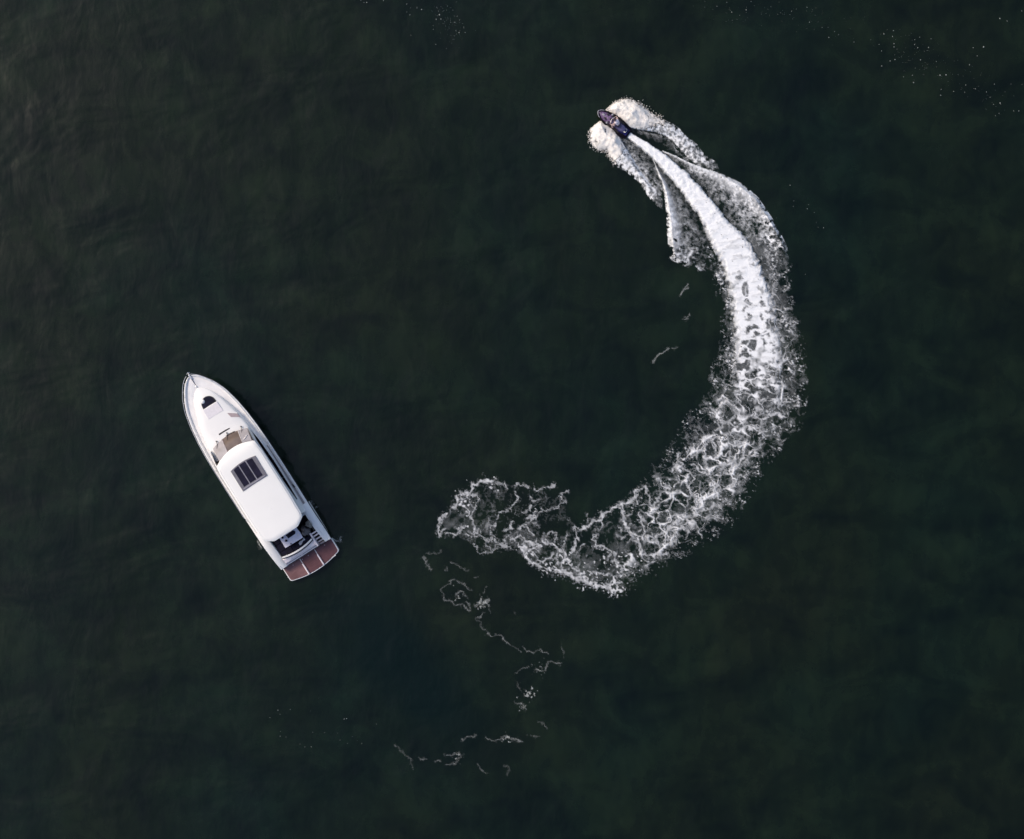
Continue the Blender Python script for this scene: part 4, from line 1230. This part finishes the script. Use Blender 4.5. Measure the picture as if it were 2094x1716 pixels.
# thin web and film that fill the loop between the main strands
web = [((265, 560), (270, 655)), ((430, 290), (430, 660)), ((580, 190), (580, 740)), ((760, 150), (690, 820)), ((930, 190), (880, 800)), ((1100, 200), (1050, 860)), ((1280, 230), (1190, 950)), ((1440, 300), (1380, 1010)), ((1530, 570), (1530, 1060)), ((1700, 530), (1690, 1120)), ((1880, 410), (1880, 1180)), ((2040, 340), (2040, 1170))]
S, Vv, M, arc = W.strip([(z4(*a), z4(*b)) for a, b in web])
lace_w, lace_v = strands(27, 1.5, 18, 12), strands(13, 1.0, 23, 6)
wv = np.interp(Vv, [0, 0.12, 0.5, 0.8, 1.0], [0.25, 0.55, 0.55, 1.0, 0.4]) * np.clip(0.55 + 1.3 * g2 + 0.6 * g1, 0, 1.2)
W.A = np.maximum(W.A, M * np.maximum.reduce([0.30 * lace_w * wv, 0.22 * lace_v * wv * np.interp(Vv, [0.2, 0.7], [0.5, 1]), 0.045 * wv * (0.5 + n_fine)]))
# lower strands crossing the old lacy stretch (surveyed on the closer view)
mid = [([(80, 900), (100, 1000), (115, 1090), (215, 1190)], 6.5, 0.8), ([(160, 900), (190, 800), (270, 770), (310, 850), (330, 960), (370, 930)], 5, 0.7), ([(215, 960), (235, 1040), (275, 1110)], 5.5, 0.7), ([(370, 700), (420, 760), (470, 780), (500, 850), (590, 915)], 5.5, 0.7), ([(440, 780), (360, 860), (350, 930)], 5, 0.6), ([(440, 960), (470, 1010), (430, 1090), (400, 1160)], 5, 0.7),
 ([(540, 620), (620, 620), (660, 690), (630, 760), (620, 860)], 5, 0.7), ([(520, 690), (600, 740), (640, 820), (700, 910)], 4.5, 0.7), ([(480, 640), (520, 580), (545, 500)], 8, 0.75), ([(640, 530), (720, 470), (780, 400), (830, 440), (850, 530)], 6.5, 0.75), ([(650, 590), (740, 650), (800, 690), (900, 660)], 5.5, 0.75), ([(920, 470), (950, 420), (1060, 430), (1070, 530), (1000, 590), (930, 640)], 8, 0.8), ([(930, 440), (960, 520), (1000, 580)], 4.5, 0.6), ([(840, 200), (870, 100), (960, 90), (1000, 140), (1040, 220)], 8, 0.8), ([(840, 190), (900, 260), (1000, 270)], 8, 0.75), ([(1090, 300), (1150, 280), (1230, 310), (1180, 340)], 7, 0.75), ([(740, 370), (800, 390), (830, 450)], 6, 0.65), ([(215, 1200), (230, 1290), (330, 1310), (460, 1300)], 10, 0.75), ([(330, 1180), (400, 1150), (520, 1040), (640, 1000), (740, 950), (850, 900)], 11, 0.7), ([(700, 920), (760, 840), (820, 800), (950, 760)], 7, 0.65), ([(10, 950), (80, 890)], 6, 0.8)]
for i, (pts, w, a) in enumerate(mid):
    W.line([z3(*p) for p in pts], w * 0.74, a * 0.9, 5.5, 0.18, 200 + i * 3)

selS = sstep(0.02, 0.6, SPR)
W.Z *= 1
spray_sel = (SPR + 0.45 * fbm(X / 9, Y / 9, 4, 960, 0.6) > 0.5)
# the spray piles are objects of their own; split by which side of the hull they lie on
axis = np.array([math.cos(JH), -math.sin(JH)])
side = (X - 1253) * (-axis[1]) + (Y - 252) * axis[0]
A_all = W.A.copy()
W.A = A_all * (~spray_sel)
o = W.mesh('wake_foam', M_FOAM)
tag(o, 'broad white foam wake curling from the jet ski round to a lacy loop', 'wake', kind='stuff')
print('wake faces', len(o.data.polygons))

def droplets(pairs_fn, n, zmax, seed):
    r = np.random.default_rng(seed)
    v, f = [], []
    for _ in range(n):
        px, py, z, rad = pairs_fn(r)
        x, y, _z = at(px, py)
        k = len(v)
        v += [(x + rad, y, z), (x, y + rad, z), (x - rad, y, z), (x, y - rad, z), (x, y, z + rad * 1.3), (x, y, z - rad * 1.3)]
        f += [(k, k + 1, k + 4), (k + 1, k + 2, k + 4), (k + 2, k + 3, k + 4), (k + 3, k, k + 4), (k + 1, k, k + 5), (k + 2, k + 1, k + 5), (k + 3, k + 2, k + 5), (k, k + 3, k + 5)]
    return v, f
def spray_obj(flag, pairs, label, seed):
    W.A = A_all * spray_sel * flag
    o = W.mesh('bow_spray', M_SPRAY)
    P = np.array(pairs[:6], float)
    def fn(r):
        u = r.uniform(0, len(P) - 1.001)
        i = int(u); w = u - i
        a = P[i] * (1 - w) + P[i + 1] * w
        vv = r.uniform(0.45, 1.0) + abs(r.normal(0, 0.09))
        p = a[0] + (a[1] - a[0]) * vv
        return p[0], p[1], r.uniform(0.05, 0.7) * max(0.15, 1.25 - vv), r.uniform(0.012, 0.045)
    v, f = droplets(fn, 900, 1, seed)
    me2 = bpy.data.meshes.new('droplets'); me2.from_pydata(v, [], f)
    a2 = me2.attributes.new('cover', 'FLOAT', 'POINT')
    a2.data.foreach_set('value', np.full(len(v), 0.85, np.float32))
    bm = bmesh.new(); bm.from_mesh(o.data); bm.from_mesh(me2); bm.to_mesh(o.data); bm.free()
    bpy.data.meshes.remove(me2)
    tag(o, label, 'spray', 'spray thrown up by the jet ski', 'stuff')
spray_obj(side < 0, right_sp, 'cream spray billowing above the jet ski, on the side towards the top of the picture', 5)
spray_obj(side >= 0, left_sp, 'cream spray billowing below and left of the jet ski bow', 6)

# --- old foam trail that continues the track below the loop
T = Field(760, 1110, 1220, 1600, 1.35)
tr4 = [([(110, 860), (160, 910), (180, 975)], 6, 0.7), ([(150, 830), (280, 800)], 2.5, 0.3), ([(370, 920), (450, 940), (530, 980)], 2.5, 0.5), ([(280, 1170), (340, 1110), (410, 1075), (500, 1110), (550, 1170)], 3, 0.55), ([(280, 1180), (320, 1250), (400, 1290), (460, 1310), (540, 1340)], 4.5, 0.65), ([(600, 1310), (720, 1255)], 6, 0.7), ([(645, 1225), (680, 1330)], 6, 0.7), ([(520, 1270), (560, 1345)], 4, 0.6), ([(615, 1440), (665, 1385)], 3.5, 0.6), ([(715, 1145), (680, 1190)], 2.5, 0.4), ([(400, 1220), (440, 1190), (505, 1210)], 3.5, 0.6), ([(740, 1375), (715, 1310)], 3.5, 0.55), ([(330, 970), (345, 985)], 5, 0.4), ([(590, 1050), (610, 1045)], 6, 0.4)]
tr5 = [([(1490, 350), (1570, 365), (1600, 400), (1690, 452)], 3, 0.6), ([(1710, 430), (1750, 455), (1810, 440), (1865, 470)], 3.2, 0.55), ([(1940, 420), (1950, 490)], 2.2, 0.35), ([(1655, 588), (1740, 545)], 3, 0.55), ([(1770, 580), (1820, 560), (1870, 520), (1935, 527)], 3.8, 0.65), ([(1645, 765), (1690, 775), (1720, 805)], 3.5, 0.5), ([(1335, 1003), (1360, 970), (1412, 970)], 3.8, 0.55), ([(1470, 980), (1530, 1002), (1600, 978), (1645, 990), (1692, 1007)], 5.5, 0.6), ([(918, 1018), (990, 1090), (1045, 1165)], 2.6, 0.32), ([(1060, 1110), (1105, 1115)], 4.5, 0.55), ([(1160, 1125), (1205, 1132)], 3.5, 0.5), ([(1230, 1150), (1290, 1140), (1322, 1100), (1300, 1078), (1230, 1085)], 4.2, 0.5), ([(1420, 1150), (1480, 1205)], 3.5, 0.4), ([(1600, 1140), (1615, 1215)], 3, 0.28), ([(1420, 250), (1490, 345)], 2.5, 0.35), ([(1660, 640), (1690, 700)], 3, 0.3), ([(1800, 880), (1850, 920)], 4, 0.35), ([(1640, 200), (1650, 220)], 4, 0.25), ([(1740, 960), (1800, 985)], 3, 0.35)]
for i, (pts, w, a) in enumerate(tr4): T.line([z4(*p) for p in pts], w * 0.46, a * 0.46, 5, 0.10, 400 + 3 * i)
for i, (pts, w, a) in enumerate(tr5): T.line([z5(*p) for p in pts], w * 0.42, a * 0.46, 5, 0.08, 500 + 3 * i)
for (cx, cy), r, d in ((z5(1750, 705), 16, 0.6), (z5(1450, 155), 16, 0.6), (z5(1610, 990), 13, 0.5), (z5(1300, 120), 18, 0.3), (z5(1800, 560), 20, 0.25), (z5(1300, 1110), 16, 0.3), (z5(1700, 780), 14, 0.3)):
    T.blob(cx, cy, r, d, 5, int(cx), 0.55)
T.A = np.maximum(T.A, 0.05 * sstep(0.2, 0.8, fbm(T.X / 60, T.Y / 60, 3, 9)) * 0)
o = T.mesh('foam_trail', M_OLD)
tag(o, 'thin broken trail of old grey foam drifting below the foam loop', 'foam', kind='stuff')

# --- three short isolated streaks inside the curve
def streak(box, lines, label):
    F = Field(*box, 1.0)
    for i, (pts, w, a) in enumerate(lines): F.line(pts, w * 0.75, a * 0.6, 2.0, 0.0, 700 + i)
    o = F.mesh('foam_streak', M_OLD)
    tag(o, label, 'foam', 'foam streaks inside the curve of the wake', 'stuff')
streak((1380, 570, 1425, 610), [([z2(400, 440), z2(425, 380), z2(460, 350)], 3, 0.6), ([z2(415, 400), z2(455, 385)], 2.5, 0.5)], 'short foam streak nearest the jet ski, inside the wake curve')
streak((1385, 632, 1425, 665), [([z2(435, 655), z2(470, 615)], 4, 0.75)], 'tiny bright foam streak in the middle of the three inside the wake curve')
streak((1320, 690, 1400, 760), [([z2(150, 1040), z2(180, 990), z2(240, 940), z2(290, 920)], 2.6, 0.7), ([z2(320, 915), z2(370, 900)], 2.4, 0.35)], 'long thin curved foam streak farthest from the jet ski, inside the wake curve')

# --- small wisps where the yacht discharges water
def wisp(lines, box, label):
    F = Field(*box, 1.0)
    for i, (pts, w, a) in enumerate(lines): F.line(pts, w, a, 2.5, 0.1, 800 + i)
    o = F.mesh('discharge_splash', M_OLD)
    tag(o, label, 'splash', 'small splashes along the yacht hull', 'stuff')
def y3(x, y): return 480 + x / 8.171, 1000 + y / 8.171
wisp([([y3(1255, 270), y3(1285, 210)], 3, 0.45), ([y3(1340, 320), y3(1375, 290)], 2.5, 0.3)], (620, 1010, 665, 1055), 'faint splash beside the starboard side of the yacht abreast of the roof end')
wisp([([y3(1610, 835), y3(1690, 860), y3(1770, 850)], 3.2, 0.5), ([y3(1740, 830), y3(1760, 800)], 2.5, 0.3)], (665, 1085, 715, 1120), 'pale splash beside the starboard corner of the yacht swim platform')
wisp([([y3(385, 870), y3(400, 930), y3(440, 985)], 3, 0.4)], (515, 1095, 545, 1130), 'faint splash beside the port side of the yacht cockpit')

# --- scattered flecks of froth near the top of the frame
def flecks(spots, label, seed):
    r = np.random.default_rng(seed)
    mb = MB()
    for px, py, rad in spots:
        rad *= 0.70
        x, y, _ = at(px, py)
        n = 7
        ph = r.uniform(0, 6.28)
        k = r.uniform(0.6, 1.0)
        ring = [(x + rad * math.cos(a + ph) * r.uniform(0.7, 1.1) * k, y + rad * math.sin(a + ph) * r.uniform(0.7, 1.1), 0.008) for a in (2 * math.pi * q / n for q in range(n))]
        top = [(x + (p[0] - x) * 0.5, y + (p[1] - y) * 0.5, 0.02 + rad * 0.3) for p in ring]
        mb.loft([ring, top])
    o = mb.build('foam_flecks', M_FLECK)
    tag(o, label, 'foam', kind='stuff')
M_FLECK = mat('froth_flecks', (0.36, 0.37, 0.35), 0.7, var=0.3, scale=1.5)
def s6(x, y): return 700 + x / 5.235, y / 5.235
sp = [(*s6(x, y), q) for x, y, q in ((232, 28, .05), (262, 26, .07), (200, 5, .05), (440, 10, .05), (690, 45, .06), (800, 85, .07), (850, 103, .08), (725, 160, .05), (690, 130, .04), (730, 85, .04), (1040, 158, .08), (1005, 207, .06), (1055, 205, .07), (1010, 78, .04), (1125, 65, .04), (1185, 110, .04), (1160, 240, .05), (1205, 240, .06), (1230, 175, .04), (1250, 350, .06), (1315, 348, .06), (1215, 325, .04), (1195, 420, .04), (1000, 477, .05), (975, 315, .04), (1200, 385, .03), (1300, 290, .04), (1115, 520, .03), (735, 380, .03), (1255, 215, .035), (1030, 120, .04))]
r6 = np.random.default_rng(3)
for _ in range(70):
    a = r6.uniform(0, 1)
    sp.append((900 + 35 * a + r6.normal(0, 14), 8 + 70 * a + r6.normal(0, 14), r6.uniform(0.015, 0.03)))
flecks(sp, 'sprinkle of froth specks near the top edge left of the jet ski', 1)
def s7(x, y): return 1400 + x / 3.0173, y / 3.0173
sp = [(*s7(x, y), q) for x, y, q in ((410, 10, .05), (380, 62, .06), (290, 75, .05), (340, 95, .04), (200, 40, .04), (260, 15, .05), (125, 12, .04), (660, 70, .04), (755, 45, .05), (770, 138, .05), (848, 170, .05), (890, 232, .06), (925, 195, .05), (950, 215, .04), (1045, 260, .05), (1230, 210, .06), (1288, 190, .06), (1283, 225, .05), (1292, 270, .07), (1292, 290, .05), (1215, 315, .06), (1200, 275, .04), (1298, 368, .06), (1268, 377, .06), (1216, 408, .06), (1420, 245, .06), (1418, 275, .06), (1438, 295, .06), (1450, 230, .05), (1505, 293, .06), (1520, 240, .05), (1455, 370, .06), (1405, 465, .06), (1413, 510, .08), (1350, 475, .05), (1553, 380, .05), (1576, 465, .09), (1613, 462, .08), (1580, 588, .06), (1582, 553, .05), (1660, 565, .05), (1728, 570, .06), (1795, 548, .05), (1735, 525, .05), (1757, 400, .08), (1845, 290, .09), (1945, 115, .08), (1990, 130, .05), (2080, 68, .06), (1780, 295, .05), (1805, 345, .05), (1862, 568, .06), (1912, 520, .05), (1947, 636, .07), (1905, 645, .05), (1940, 700, .05), (1918, 715, .05), (2062, 685, .05), (2030, 685, .04), (1885, 600, .04))]
for _ in range(220):
    u = r6.uniform(0, 1)
    px = np.interp(u, [0, 0.3, 0.45, 0.8, 1], [120, 700, 1250, 1700, 2000]) + r6.normal(0, 70)
    py = np.interp(u, [0, 0.3, 0.45, 0.8, 1], [20, 90, 250, 480, 640]) + r6.normal(0, 60)
    if py > 0: sp.append((*s7(px, py), r6.uniform(0.012, 0.03)))
flecks(sp, 'long sprinkle of froth specks crossing the upper right corner of the water', 2)
def s8(x, y): return 1180 + x / 4.027, 190 + y / 4.027
sp = [(*s8(x, y), q) for x, y, q in ((1755, 760, .05), (1785, 890, .04), (1780, 935, .035), (1895, 955, .05), (1955, 985, .035), (1970, 1070, .03), (1985, 1108, .03), (2030, 1110, .05), (1880, 1495, .04), (1905, 920, .03), (1640, 1030, .03), (1690, 1190, .03))]
flecks(sp, 'few froth specks on dark water just right of the jet ski wake', 4)
def s9(x, y): return z5(x, y)
sp = [(*s9(x, y), q) for x, y, q in ((205, 815, .06), (280, 810, .05), (155, 860, .05), (218, 840, .03), (610, 868, .05), (625, 866, .05), (220, 945, .04), (218, 975, .05), (255, 980, .035), (418, 950, .04), (490, 952, .03), (570, 955, .035), (585, 998, .04), (630, 1018, .03), (718, 1018, .05), (408, 1038, .05), (370, 1040, .04), (340, 1022, .03), (660, 975, .03), (690, 1000, .03), (808, 900, .035), (405, 820, .03), (455, 740, .03))]
flecks(sp, 'faint froth specks at the lower left end of the old foam trail', 5)
